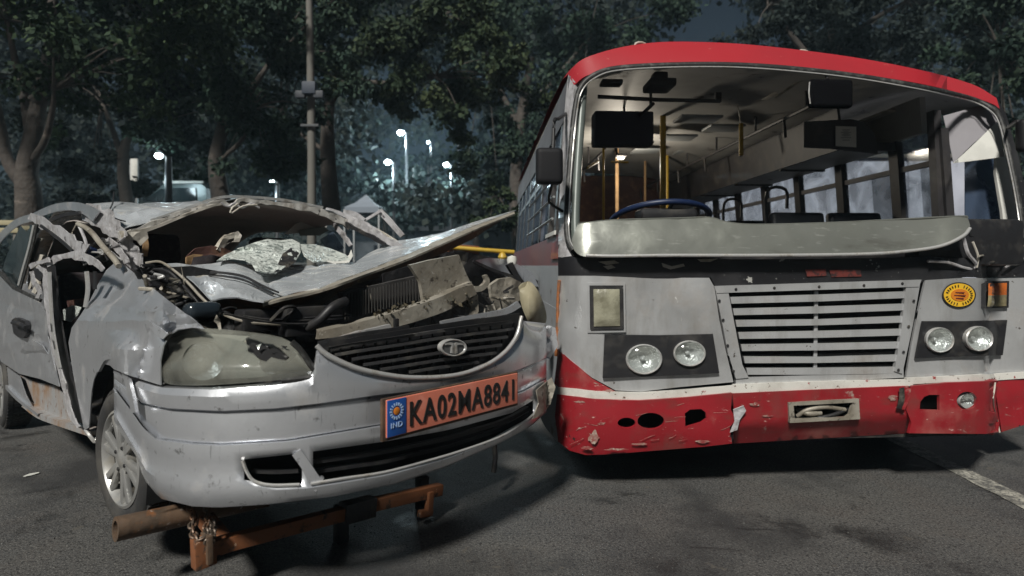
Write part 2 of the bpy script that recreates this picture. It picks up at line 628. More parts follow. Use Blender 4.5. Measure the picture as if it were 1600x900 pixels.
M['rubber'] = mat('tyre_rubber', (0.024, 0.024, 0.025), 0.75, 0, [
    dict(scale=6, lo=0.4, hi=0.7, color=(0.075, 0.07, 0.062), rough=0.9)], bump=(80, 0.2, 0.004))
M['gasket'] = mat('black_rubber_gasket', (0.02, 0.02, 0.02), 0.55, 0, [dict(scale=30, lo=0.5, hi=0.7, color=(0.10, 0.10, 0.095))])
M['alloy'] = mat('alloy_wheel', (0.42, 0.42, 0.41), 0.35, 0.6, [
    dict(scale=8, lo=0.48, hi=0.72, color=(0.22, 0.20, 0.16), rough=0.7, metal=0.1)], coat=0.2)
M['lens_old'] = mat('yellowed_headlamp_lens_old', (0.34, 0.33, 0.27), 0.22, 0.0, [
    dict(scale=5, lo=0.4, hi=0.7, color=(0.20, 0.19, 0.14), rough=0.4),
    dict(scale=22, lo=0.6, hi=0.7, color=(0.45, 0.44, 0.38), rough=0.5)], bump=(12, 0.15, 0.01), trans=0.25, coat=0.6)
M['lensolive'] = mat('mud_caked_lens', (0.33, 0.30, 0.21), 0.5, 0.0, [
    dict(scale=6, lo=0.4, hi=0.65, color=(0.26, 0.23, 0.15), rough=0.8)], bump=(10, 0.2, 0.01), coat=0.2)
M['glasslamp'] = mat('clear_lamp_glass', (0.50, 0.52, 0.48), 0.12, 0.1, [
    dict(scale=30, lo=0.42, hi=0.62, color=(0.22, 0.22, 0.19), rough=0.3)], bump=(50, 0.4, 0.01), trans=0.45, coat=0.7)
M['reflector'] = mat('lamp_reflector', (0.72, 0.72, 0.69), 0.22, 0.5, bump=(45, 0.6, 0.02))
M['amber'] = mat('amber_lens', (0.55, 0.14, 0.025), 0.25, 0, [dict(scale=20, lo=0.5, hi=0.7, color=(0.30, 0.12, 0.05))], coat=0.5)
M['amberclear'] = mat('dirty_indicator_lens', (0.32, 0.28, 0.16), 0.3, 0, [dict(scale=14, lo=0.45, hi=0.7, color=(0.17, 0.14, 0.08))], coat=0.5, bump=(40, 0.2, 0.01))
M['clearind'] = mat('clear_indicator_lens', (0.40, 0.39, 0.29), 0.2, 0, [dict(scale=12, lo=0.42, hi=0.68, color=(0.20, 0.19, 0.13), rough=0.45)], coat=0.6, bump=(45, 0.3, 0.01), trans=0.2)
M['plate'] = mat('salmon_plate', (0.62, 0.185, 0.12), 0.45, 0, [
    dict(scale=14, lo=0.5, hi=0.75, color=(0.70, 0.27, 0.20)), dict(scale=45, lo=0.65, hi=0.70, color=(0.25, 0.10, 0.07))], coat=0.2)
M['plateblue'] = mat('plate_blue', (0.015, 0.085, 0.34), 0.45)
M['platefig'] = mat('plate_black', (0.012, 0.012, 0.012), 0.5)
M['ink'] = mat('pale_blue_print', (0.35, 0.5, 0.75), 0.6)
M['shatter'] = mat('shattered_glass', (0.66, 0.71, 0.67), 0.3, 0.0, [
    dict(scale=24, lo=0.54, hi=0.60, color=(0.20, 0.24, 0.23)),
    dict(scale=70, lo=0.55, hi=0.65, color=(0.80, 0.84, 0.80)),
    dict(scale=7, lo=0.56, hi=0.7, color=(0.28, 0.33, 0.31))], bump=[(60, 0.8, 0.02), (15, 0.5, 0.03)], coat=0.4)
M['sideglass'] = mat('dark_side_glass', (0.03, 0.045, 0.05), 0.08, 0, [dict(scale=3, lo=0.5, hi=0.7, color=(0.09, 0.105, 0.11), rough=0.3)], coat=0.6, trans=0.3)
M['liner'] = mat('brown_grey_lining', (0.50, 0.455, 0.42), 0.9, 0, [dict(scale=2.5, lo=0.4, hi=0.7, color=(0.38, 0.345, 0.32))], bump=(18, 0.3, 0.02))
M['seat'] = mat('dark_seat_cloth', (0.032, 0.026, 0.030), 0.9, 0, [dict(scale=40, lo=0.5, hi=0.7, color=(0.06, 0.05, 0.05))])
M['maroon'] = mat('maroon_brown_trim', (0.075, 0.032, 0.026), 0.8, 0, [dict(scale=8, lo=0.5, hi=0.7, color=(0.16, 0.085, 0.05))])
M['tan'] = mat('tan_foam', (0.38, 0.24, 0.12), 0.9, 0, [dict(scale=14, lo=0.45, hi=0.7, color=(0.24, 0.15, 0.075))], bump=(40, 0.3, 0.01))
M['cream'] = mat('cream_plastic', (0.52, 0.49, 0.43), 0.6, 0, [dict(scale=10, lo=0.5, hi=0.7, color=(0.30, 0.27, 0.22))])
M['edge'] = mat('bare_folded_edge', (0.68, 0.66, 0.62), 0.32, 0.3, [dict(scale=14, lo=0.5, hi=0.66, color=(0.34, 0.31, 0.27), rough=0.6), dict(scale=30, lo=0.62, hi=0.68, color=(0.07, 0.06, 0.055))], bump=(20, 0.3, 0.02), coat=0.3)
M['lavender'] = mat('torn_pillar_steel', (0.62, 0.61, 0.63), 0.30, 0.32, [
    dict(scale=8, lo=0.45, hi=0.68, color=(0.27, 0.255, 0.25), rough=0.55),
    dict(scale=30, lo=0.58, hi=0.66, color=(0.62, 0.61, 0.60)),
    dict(scale=16, lo=0.62, hi=0.68, color=(0.05, 0.045, 0.045))], bump=[(9, 0.5, 0.04), (30, 0.3, 0.01)], coat=0.2)
M['rustunder'] = mat('rusty_bonnet_underside', (0.17, 0.085, 0.04), 0.7, 0.1, [
    dict(scale=3, lo=0.42, hi=0.6, color=(0.055, 0.05, 0.042)), dict(scale=20, lo=0.58, hi=0.68, color=(0.26, 0.19, 0.12))], bump=(15, 0.3, 0.02))
M['blueplastic'] = mat('blue_plastic', (0.006, 0.016, 0.055), 0.45)
M['bottle'] = mat('dark_teal_bottle', (0.018, 0.026, 0.034), 0.25, 0, [dict(scale=9, lo=0.5, hi=0.7, color=(0.035, 0.042, 0.05))], coat=0.4)
M['orange'] = mat('rusty_orange_steel', (0.19, 0.070, 0.027), 0.65, 0.0, [
    dict(scale=6, lo=0.46, hi=0.62, color=(0.20, 0.075, 0.028), rough=0.85),
    dict(scale=22, lo=0.56, hi=0.66, color=(0.05, 0.035, 0.025), rough=0.9),
    dict(scale=38, lo=0.66, hi=0.71, color=(0.5, 0.33, 0.22))], bump=(26, 0.35, 0.01))
M['pipe'] = mat('rusty_pipe_steel', (0.15, 0.095, 0.06), 0.6, 0.2, [
    dict(scale=7, lo=0.42, hi=0.6, color=(0.085, 0.062, 0.045)),
    dict(scale=5, lo=0.58, hi=0.68, color=(0.36, 0.13, 0.035)),
    dict(scale=35, lo=0.62, hi=0.68, color=(0.34, 0.29, 0.25))], bump=(30, 0.4, 0.01))
M['chain'] = mat('greasy_chain_steel', (0.12, 0.095, 0.075), 0.5, 0.5, [dict(scale=18, lo=0.45, hi=0.65, color=(0.20, 0.09, 0.04))])
M['yellow'] = mat('yellow_rail_paint', (0.46, 0.30, 0.03), 0.45, 0, [dict(scale=12, lo=0.5, hi=0.7, color=(0.34, 0.22, 0.03))])
M['ceiling'] = mat('bus_ceiling_laminate', (0.36, 0.355, 0.34), 0.6, 0, [
    dict(scale=2, lo=0.42, hi=0.7, color=(0.24, 0.235, 0.225)), dict(scale=6, lo=0.62, hi=0.7, color=(0.10, 0.095, 0.09))])
M['buswall'] = mat('bus_interior_panel', (0.17, 0.165, 0.17), 0.6, 0, [dict(scale=3, lo=0.45, hi=0.7, color=(0.10, 0.095, 0.10))])
M['busdark'] = mat('bus_dark_trim', (0.03, 0.028, 0.03), 0.55, 0, [dict(scale=6, lo=0.5, hi=0.7, color=(0.06, 0.055, 0.05))])
M['busseat'] = mat('bus_seat_rexine', (0.026, 0.03, 0.036), 0.5, 0, [dict(scale=8, lo=0.5, hi=0.7, color=(0.05, 0.052, 0.058))])
M['sticker'] = mat('yellow_sticker', (0.75, 0.45, 0.03), 0.5)
M['stickeror'] = mat('orange_sticker_print', (0.62, 0.20, 0.02), 0.5)
M['faded'] = mat('faded_red_print', (0.13, 0.025, 0.02), 0.6, 0, [dict(scale=30, lo=0.5, hi=0.6, color=(0.03, 0.014, 0.014))])
M['poleconcrete'] = mat('weathered_pole', (0.15, 0.145, 0.13), 0.8, 0, [dict(scale=4, stretch=(1, 1, 0.3), lo=0.4, hi=0.7, color=(0.13, 0.125, 0.11))], bump=(20, 0.2, 0.01))

def dusty_pane(name, tint, cover, gloss=0.05):
    """window glass under dust: part of the light passes, part is scattered by the dust"""
    m = bpy.data.materials.new(name)
    m.use_nodes = True
    N, L = m.node_tree.nodes, m.node_tree.links
    N.clear()
    out = N.new('ShaderNodeOutputMaterial')
    mix = N.new('ShaderNodeMixShader')
    tr = N.new('ShaderNodeBsdfTransparent')
    tr.inputs['Color'].default_value = (0.90, 0.94, 0.96, 1)
    add = N.new('ShaderNodeMixShader')
    add.inputs['Fac'].default_value = 0.45
    df = N.new('ShaderNodeBsdfDiffuse')
    df.inputs['Color'].default_value = (*tint, 1)
    tl = N.new('ShaderNodeBsdfTranslucent')
    tl.inputs['Color'].default_value = (*tint, 1)
    tc = N.new('ShaderNodeTexCoord')
    nz = N.new('ShaderNodeTexNoise')
    nz.inputs['Scale'].default_value = 3.5
    nz.inputs['Detail'].default_value = 7
    nz.inputs['Distortion'].default_value = 1.2
    mr = N.new('ShaderNodeMapRange')
    mr.inputs['From Min'].default_value = 0.3
    mr.inputs['From Max'].default_value = 0.7
    mr.inputs['To Min'].default_value = max(0.0, cover - 0.25)
    mr.inputs['To Max'].default_value = min(1.0, cover + 0.2)
    L.new(tc.outputs['Object'], nz.inputs['Vector'])
    L.new(nz.outputs['Fac'], mr.inputs['Value'])
    L.new(df.outputs[0], add.inputs[1])
    L.new(tl.outputs[0], add.inputs[2])
    L.new(mr.outputs['Result'], mix.inputs['Fac'])
    L.new(tr.outputs[0], mix.inputs[1])
    L.new(add.outputs[0], mix.inputs[2])
    gl = N.new('ShaderNodeBsdfGlossy')
    gl.inputs['Roughness'].default_value = 0.1
    fr = N.new('ShaderNodeMixShader')
    fr.inputs['Fac'].default_value = gloss
    L.new(mix.outputs[0], fr.inputs[1])
    L.new(gl.outputs[0], fr.inputs[2])
    L.new(fr.outputs[0], out.inputs['Surface'])
    return m
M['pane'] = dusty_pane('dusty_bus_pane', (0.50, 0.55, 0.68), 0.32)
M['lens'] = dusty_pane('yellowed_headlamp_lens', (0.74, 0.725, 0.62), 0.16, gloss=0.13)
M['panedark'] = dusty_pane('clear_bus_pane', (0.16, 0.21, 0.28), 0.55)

# ================================================================== SETTING
asph = mat('asphalt', (0.055, 0.055, 0.056), 0.72, 0, [
    dict(scale=0.8, lo=0.38, hi=0.64, color=(0.090, 0.087, 0.080), amt=0.9),
    dict(scale=2.2, lo=0.5, hi=0.68, color=(0.075, 0.065, 0.058), amt=0.7),
    dict(scale=120, lo=0.50, hi=0.62, color=(0.15, 0.146, 0.136), detail=4, amt=0.95),
    dict(scale=70, lo=0.53, hi=0.62, color=(0.016, 0.016, 0.017), detail=4, amt=0.85),
    dict(scale=1.5, lo=0.50, hi=0.66, color=(0.026, 0.026, 0.027), amt=0.85),
    dict(scale=2.6, lo=0.58, hi=0.74, color=(0.016, 0.016, 0.016), amt=0.95, rough=0.32, dist=0.5),
    dict(scale=6.5, stretch=(0.5, 1.6, 1), lo=0.62, hi=0.72, color=(0.018, 0.018, 0.018), amt=0.85, rough=0.45, dist=0.8),
    dict(scale=9, lo=0.655, hi=0.69, color=(0.10, 0.09, 0.075), amt=0.6),
    dict(scale=420, lo=0.69, hi=0.72, color=(0.22, 0.21, 0.20), detail=2, amt=0.8)],
    bump=[(150, 0.6, 0.010), (9, 0.2, 0.03)])
def flat(name, pts, mt, parent=None, kind=None, z=None):
    o = make(name, [Vector((p[0], p[1], p[2] if z is None else z)) for p in pts], [tuple(range(len(pts)))], mt, parent, False)
    if kind: o['kind'] = kind
    return o
ground = flat('ground', [(-250, -60, 0), (250, -60, 0), (250, 300, 0), (-250, 300, 0)], asph, kind='structure')

paint = mat('worn_road_paint', (0.42, 0.405, 0.35), 0.75, 0, [
    dict(scale=12, lo=0.40, hi=0.60, color=(0.10, 0.098, 0.09)), dict(scale=70, lo=0.5, hi=0.62, color=(0.07, 0.07, 0.07))], bump=(120, 0.5, 0.006))
g1, g2 = G(1480, 735), G(1600, 796)
d = (g2 - g1).normalized()
nrm = Vector((-d.y, d.x, 0))
a0, a1 = g1 - d * 2.6, g1 + d * 1.6
def strip(p, q, w0, w1, n, jit, seed):
    rr = random.Random(seed)
    up, lo = [], []
    for i in range(n + 1):
        c = p.lerp(q, i / n)
        up.append(c + nrm * (w1 + rr.uniform(-jit, jit)))
        lo.append(c + nrm * (w0 + rr.uniform(-jit, jit)))
    vs = [Vector((v.x, v.y, 0.004)) for v in lo + up]
    return vs, [(i, i + 1, n + 2 + i, n + 1 + i) for i in range(n)]
vs, fs = strip(a0, a1, 0.0, 0.13, 40, 0.006, 3)
tag(make('road_marking', vs, fs, paint, ground, False))

# loose grit and glass crumbs on the road
def scatter_grit():
    vs, fs = [], []
    rr = random.Random(11)
    for i in range(2600):
        px, py = rr.uniform(-40, 1640), 560 + 345 * rr.random() ** 0.8
        c = G(px, py)
        s = rr.uniform(0.0016, 0.0045) * (1 if rr.random() < 0.95 else 2.0)
        b = len(vs)
        a = rr.uniform(0, 6.28)
        for k in range(3):
            t = a + k * 2.094 + rr.uniform(-.5, .5)
            vs.append(Vector((c.x + s * math.cos(t), c.y + s * math.sin(t), 0.0005)))
        vs.append(Vector((c.x, c.y, s * rr.uniform(0.5, 1.1))))
        fs += [(b, b + 1, b + 3), (b + 1, b + 2, b + 3), (b + 2, b, b + 3)]
    grit = mat('road_grit', (0.10, 0.097, 0.09), 0.8, 0, [dict(scale=6, lo=0.45, hi=0.6, color=(0.04, 0.04, 0.04)), dict(scale=11, lo=0.66, hi=0.68, color=(0.26, 0.27, 0.26))])
    o = make('road_grit', vs, fs, grit, None, False)
    tag(o, 'loose grit and glass crumbs scattered over the asphalt', 'grit', kind='stuff')
scatter_grit()

scrap = [G(36, 745.5), G(46, 742), G(60, 739), G(62, 740.5), G(51, 743.5), G(40, 746.5)]
tag(make('paper_scrap', [Vector((p.x, p.y, 0.003 + 0.003 * (i % 2))) for i, p in enumerate(scrap)] + [Vector((p.x, p.y, 0.005 + 0.003 * (i % 2))) for i, p in enumerate(scrap)],
     [tuple(range(6)), tuple(range(6, 12))[::-1]] + [(i, (i + 1) % 6, 6 + (i + 1) % 6, 6 + i) for i in range(6)], M['card'], None, False),
    'small white paper scrap lying on asphalt left of front wheel', 'scrap')

# ------------------------------------------------------------------ trees
def leafmat(name, c1, c2, c3):
    m = mat(name, c1, 0.75, 0, spec=0.2, layers=[dict(scale=0.55, lo=0.42, hi=0.62, color=c2), dict(scale=2.6, lo=0.48, hi=0.66, color=c3)])
    return m
LEAF = [leafmat('leaf_green', (0.030, 0.056, 0.024), (0.018, 0.034, 0.021), (0.046, 0.070, 0.030)),
        leafmat('leaf_teal', (0.026, 0.050, 0.034), (0.017, 0.031, 0.025), (0.042, 0.064, 0.040)),
        leafmat('leaf_olive', (0.034, 0.054, 0.026), (0.019, 0.033, 0.021), (0.052, 0.068, 0.032)),
        leafmat('leaf_dark', (0.016, 0.026, 0.023), (0.010, 0.015, 0.016), (0.026, 0.035, 0.028))]
BARK = mat('bark', (0.070, 0.060, 0.052), 0.9, 0, [dict(scale=5, stretch=(1, 1, 0.25), lo=0.42, hi=0.65, color=(0.05, 0.042, 0.037)),
                                                  dict(scale=3, lo=0.58, hi=0.7, color=(0.16, 0.135, 0.115))], bump=[(9, 0.7, 0.05), (40, 0.4, 0.01)])

def leaf_geo(clumps, n, size, seed, droop=0.45):
    """clumps: list of (centre, radius). n leaves shared out by area; each a folded four-cornered blade"""
    g = np.random.default_rng(seed)
    C = np.array([tuple(c) for c, r in clumps])
    Rr = np.array([r for c, r in clumps])
    w = Rr ** 2
    idx = g.choice(len(clumps), n, p=w / w.sum())
    dirs = g.normal(size=(n, 3))
    dirs /= np.linalg.norm(dirs, axis=1)[:, None]
    rad = g.random(n) ** 0.42
    # twigs: leaves gather on a few spokes of each clump
    spoke = g.normal(size=(len(clumps), 14, 3))
    spoke /= np.linalg.norm(spoke, axis=2)[:, :, None]
    sp = spoke[idx, g.integers(0, 14, n)]
    dirs = dirs * 0.55 + sp * 0.75
    dirs[:, 2] *= 0.72
    pos = C[idx] + dirs * (rad * Rr[idx])[:, None]
    ax = dirs * 0.6 + g.normal(size=(n, 3)) * 0.6
    ax[:, 2] -= droop
    ax /= np.linalg.norm(ax, axis=1)[:, None]
    sd = np.cross(ax, g.normal(size=(n, 3)))
    sd /= np.linalg.norm(sd, axis=1)[:, None] + 1e-9
    nm = np.cross(ax, sd)
    L = size * g.uniform(0.6, 1.35, n)[:, None]
    W = L * g.uniform(0.26, 0.42, n)[:, None]
    v = np.empty((n, 4, 3))
    v[:, 0] = pos
    v[:, 1] = pos + ax * L * 0.45 + sd * W + nm * L * 0.08
    v[:, 2] = pos + ax * L
    v[:, 3] = pos + ax * L * 0.45 - sd * W + nm * L * 0.08
    return v.reshape(-1, 3)

def leaf_obj(name, verts, mt, parent, base):
    n = len(verts) // 4
    me = bpy.data.meshes.new(name)
    me.vertices.add(len(verts))
    me.vertices.foreach_set('co', (verts - np.array(tuple(base))).astype(np.float32).ravel())
    me.loops.add(n * 4)
    me.loops.foreach_set('vertex_index', np.arange(n * 4, dtype=np.int32))
    me.polygons.add(n)
    me.polygons.foreach_set('loop_start', np.arange(0, n * 4, 4, dtype=np.int32))
    me.polygons.foreach_set('loop_total', np.full(n, 4, dtype=np.int32))
    me.update()
    me.validate()
    return link(name, me, mt, parent)

def tree(name, label, trunk, limbs, blobs, leaf, n, size, seed, group='trees behind the crash'):
    """trunk, limbs: lists of (points, radii); blobs: (centre, rx, ry, rz, clumps)"""
    base = Vector(tuple(trunk[0][0]))
    base.z = 0
    t = thing(name, label, 'tree', base, group)
    geo = []
    for pts, rad in [trunk] + limbs:
        pp = catmull(pts, 5)
        rr = list(np.interp(np.linspace(0, 1, len(pp)), np.linspace(0, 1, len(rad)), rad))
        geo.append(tube_geo(pp, rr, 10))
    vs, fs = geo[0]
    make('trunk', vs, fs, BARK, t)
    for g_ in geo[1:]:
        make('limb', g_[0], g_[1], BARK, t)
    g = random.Random(seed)
    clumps = []
    for c, rx, ry, rz, k in blobs:
        for _ in range(k):
            while True:
                q = Vector((g.uniform(-1, 1), g.uniform(-1, 1), g.uniform(-1, 1)))
                if 0.25 < q.length < 1: break
            q = q.normalized() * (q.length ** 0.5)
            clumps.append((Vector((c[0] + q.x * rx, c[1] + q.y * ry, c[2] + q.z * rz)), g.uniform(0.16, 0.34) * max(rx, rz) * 0.8))
    # twigs into the clumps
    tw = []
    ends = [Vector(tuple(l[0][-1])) for l in limbs] or [Vector(tuple(trunk[0][-1]))]
    for c, r in clumps[::2]:
        e = min(ends, key=lambda q: (q - c).length)
        m = e.lerp(c, 0.5) + Vector((0, 0, 0.15))
        tw.append(tube_geo(catmull([e, m, c], 3), [0.028, 0.02, 0.013, 0.011, 0.009, 0.007, 0.005], 5))
    vs, fs = merge(tw)
    tag(make('twigs', vs, fs, BARK, t), kind='stuff')
    tag(leaf_obj('crown', leaf_geo(clumps, n, size, seed), leaf, t, base), kind='stuff')
    return t

def tp(lst, Y, dy=0.0):
    return [P(x, y, Y + dy * i) for i, (x, y) in enumerate(lst)]

tree('broad_tree', 'forked pale-barked tree at far left with thick twisting limbs', ([*(lambda b: [Vector((b.x, b.y, -0.05))])(P(48, 330, 9))] + tp([(46, 330), (42, 270), (52, 215), (60, 160)], 9), [0.20, 0.18, 0.15, 0.13, 0.11]),
     [(tp([(60, 160), (72, 120), (80, 60), (85, -60)], 9), [0.14, 0.11, 0.09, 0.05]),
      (tp([(52, 215), (40, 160), (25, 100), (10, 30)], 9), [0.11, 0.07, 0.05, 0.03]),
      (tp([(44, 260), (70, 220), (82, 170), (84, 140)], 9, -0.1), [0.06, 0.05, 0.04, 0.02]),
      (tp([(40, 290), (12, 250), (2, 200), (-15, 120)], 9), [0.12, 0.09, 0.07, 0.05])],
     [(P(110, 20, 8.6), 2.3, 1.6, 1.0, 22), (P(-60, 40, 8.8), 1.6, 1.4, 1.4, 10), (P(190, 110, 9.4), 1.1, 1.0, 0.8, 9), (P(20, -130, 9), 3.0, 2.0, 1.2, 16), (P(130, 200, 10.5), 0.9, 0.8, 0.8, 5)],
     LEAF[0], 24000, 0.10, 21)
tree('slender_tree', 'slender leaning tree beside the white signboard', ([P(205, 330, 12) - Vector((0, 0, 0.1))] + tp([(200, 325), (192, 250), (205, 190), (215, 120)], 12), [0.16, 0.13, 0.1, 0.08, 0.05]),
     [(tp([(192, 250), (175, 200), (160, 160)], 12), [0.07, 0.05, 0.03]), (tp([(205, 190), (216, 165), (213, 120)], 12, -0.1), [0.05, 0.04, 0.02])],
     [(P(250, 70, 12), 2.4, 1.6, 1.6, 18), (P(150, 210, 12.5), 1.7, 1.0, 1.0, 9), (P(130, 270, 12.5), 1.4, 0.8, 0.8, 8), (P(300, 180, 12.5), 1.3, 1.0, 0.9, 8)],
     LEAF[3], 26000, 0.11, 22)
tree('leafy_tree', 'large leafy tree hanging over the crushed car roof left of the pole', ([P(352, 330, 11) - Vector((0, 0, 0.2))] + tp([(345, 310), (338, 250), (350, 190), (365, 130)], 11), [0.2, 0.17, 0.14, 0.1, 0.08]),
     [(tp([(350, 190), (385, 150), (420, 100)], 11), [0.09, 0.07, 0.04]), (tp([(345, 250), (380, 215), (392, 170)], 10.8), [0.04, 0.04, 0.03]), (tp([(352, 190), (330, 120), (320, 40)], 11), [0.08, 0.06, 0.03])],
     [(P(330, 60, 10.6), 2.0, 1.5, 1.5, 18), (P(440, 100, 10.2), 1.6, 1.2, 1.4, 18), (P(390, 210, 11), 1.7, 1.0, 0.7, 11), (P(300, 215, 11.5), 1.3, 1.0, 0.8, 8), (P(470, 190, 10.8), 0.9, 0.7, 0.7, 6), (P(400, -60, 11), 3.0, 1.8, 1.2, 16), (P(310, 285, 13), 1.0, 0.6, 0.45, 4)],
     LEAF[1], 32000, 0.10, 23)
tree('spreading_tree', 'tree with yellow-green foliage spreading between the pole and the bus', ([P(520, 330, 12.5) - Vector((0, 0, 0.2))] + tp([(518, 330), (512, 240), (515, 160), (535, 90)], 12.5), [0.22, 0.2, 0.16, 0.12, 0.09]),
     [(tp([(515, 160), (560, 90), (620, 40), (690, 25)], 12.2, -0.2), [0.1, 0.07, 0.05, 0.03]), (tp([(525, 120), (600, 130), (680, 120)], 12), [0.07, 0.05, 0.03]), (tp([(512, 240), (470, 210), (440, 190)], 12.5), [0.06, 0.04, 0.02])],
     [(P(560, 110, 12), 1.5, 1.1, 1.2, 14), (P(680, 95, 11.6), 1.7, 1.2, 0.95, 18), (P(720, 50, 11.4), 1.3, 1.0, 0.5, 10), (P(760, 160, 12), 1.2, 0.9, 0.75, 10), (P(600, 160, 12.4), 1.0, 0.8, 0.5, 6), (P(520, 20, 12), 1.6, 1.2, 0.9, 10)],
     LEAF[2], 26000, 0.105, 24)
tree('tall_tree', 'tall dark tree rising left of the bus roof', ([P(812, 420, 17) - Vector((0, 0, 1.2))] + tp([(812, 400), (806, 300), (812, 200), (830, 90)], 17), [0.26, 0.24, 0.2, 0.16, 0.1]),
     [(tp([(812, 200), (780, 140), (760, 90)], 17), [0.12, 0.08, 0.04]), (tp([(815, 180), (870, 120), (920, 60)], 17), [0.12, 0.08, 0.04])],
     [(P(840, 120, 16.5), 2.6, 1.6, 2.2, 22), (P(800, 230, 16), 1.6, 1.2, 1.2, 9), (P(900, 10, 16.5), 3.0, 1.8, 1.6, 16), (P(790, 10, 17), 2.4, 1.6, 1.4, 12), (P(660, -60, 17), 2.4, 1.6, 1.0, 9)],
     LEAF[1], 34000, 0.13, 25)
tree('dark_tree', 'dark tree directly behind the middle of the bus roof', ([P(1290, 420, 15) - Vector((0, 0, 1.2))] + tp([(1290, 400), (1285, 250), (1290, 120), (1300, 20)], 15), [0.26, 0.22, 0.18, 0.14, 0.1]),
     [(tp([(1290, 120), (1240, 60), (1200, 10)], 15), [0.1, 0.07, 0.04]), (tp([(1290, 100), (1350, 40), (1420, 0)], 15), [0.1, 0.07, 0.04])],
     [(P(1290, 60, 14.6), 2.4, 1.6, 1.8, 18), (P(1420, 60, 14), 2.2, 1.5, 1.6, 16), (P(1350, -60, 14.5), 3.0, 1.8, 1.0, 12)],
     LEAF[3], 30000, 0.12, 26)
tree('kerbside_tree', 'bluish-green tree at the right edge beyond the bus corner', ([P(1680, 420, 11) - Vector((0, 0, 1.2))] + tp([(1680, 400), (1672, 300), (1660, 180), (1640, 60)], 11), [0.22, 0.2, 0.16, 0.12, 0.08]),
     [(tp([(1660, 180), (1600, 120), (1560, 70)], 11), [0.08, 0.06, 0.03])],
     [(P(1580, 90, 10.6), 1.5, 1.2, 1.4, 18), (P(1600, 230, 10.4), 0.8, 0.7, 1.2, 10), (P(1500, 40, 11), 1.2, 1.0, 0.7, 9), (P(1640, 330, 10.4), 0.8, 0.7, 0.9, 7)],
     LEAF[1], 18000, 0.10, 27)
tree('young_tree', 'small pale-lit young tree showing between bonnet tip and bus', ([P(806, 430, 13) - Vector((0, 0, 0.95))] + tp([(806, 410), (803, 360), (800, 325)], 13), [0.06, 0.05, 0.04, 0.03]),
     [(tp([(803, 350), (790, 325), (780, 310)], 13), [0.03, 0.02, 0.01])],
     [(P(795, 318, 12.6), 0.65, 0.5, 0.42, 12), (P(770, 345, 12.8), 0.45, 0.4, 0.2, 5)], LEAF[2], 2600, 0.10, 28)
tree('distant_tree', 'dim rounded tree under the street lamps in the middle distance', ([P(600, 420, 27) - Vector((0, 0, 1.2))] + tp([(600, 400), (602, 360), (600, 330)], 27), [0.2, 0.16, 0.12, 0.1]),
     [(tp([(602, 350), (640, 320), (670, 300)], 27), [0.1, 0.07, 0.04])],
     [(P(600, 310, 27), 1.6, 1.2, 1.0, 10), (P(680, 310, 26), 2.2, 1.4, 1.3, 14), (P(650, 265, 27), 1.0, 0.8, 0.9, 6)], LEAF[3], 6000, 0.20, 29)
tree('distant_tree', 'dim broad tree behind the tent, right of the middle lamps', ([P(745, 420, 30) - Vector((0, 0, 1.2))] + tp([(745, 400), (742, 340), (745, 290)], 30), [0.22, 0.18, 0.14, 0.1]),
     [(tp([(742, 340), (720, 290), (715, 260)], 30), [0.1, 0.07, 0.04])],
     [(P(745, 280, 30), 2.2, 1.5, 1.9, 16), (P(800, 250, 29), 2.0, 1.4, 1.8, 12)], LEAF[3], 6500, 0.20, 30)
# the far-off belt of trees, one dark mass
clumps = []
gg = random.Random(5)
for i in range(150):
    x = -62 + 124 * (i + gg.random()) / 150
    for k in range(5):
        clumps.append((Vector((x + gg.uniform(-1, 1), 46 + gg.uniform(-3, 3), gg.uniform(0.5, 14.5))), gg.uniform(1.2, 2.6)))
tag(leaf_obj('tree_belt', leaf_geo(clumps, 60000, 0.55, 31), LEAF[3], None, (0, 0, 0)), 'far belt of dark trees closing off the view', 'woodland', kind='stuff')
# nearer dark canopy between the single trees and the belt, leaving the gap of sky above the bus
clumps = []
for i in range(420):
    px, py, Y = gg.uniform(-120, 1720), gg.uniform(-60, 330), gg.uniform(20, 27)
    if 1040 < px < 1180 and py < 110: continue
    if 560 < px < 760 and 170 < py < 300: continue
    if 200 < px < 300 and 200 < py: continue
    clumps.append((P(px, py, Y), gg.uniform(0.9, 1.9)))
tag(leaf_obj('canopy_mass', leaf_geo(clumps, 60000, 0.30, 33), LEAF[3], None, (0, 0, 0)), 'dim mass of foliage behind the single trees', 'woodland', kind='stuff')
clumps = []
for i in range(60):
    x = -30 + 62 * (i + gg.random()) / 60
    if -13 < x < 3: continue
    clumps.append((Vector((x, 15.5 + gg.uniform(-1, 1), gg.uniform(0.3, 1.5))), gg.uniform(0.6, 1.0)))
tag(leaf_obj('undergrowth', leaf_geo(clumps, 9000, 0.16, 32), LEAF[3], None, (0, 0, 0)), 'dark undergrowth under the trees', 'bushes', kind='stuff')

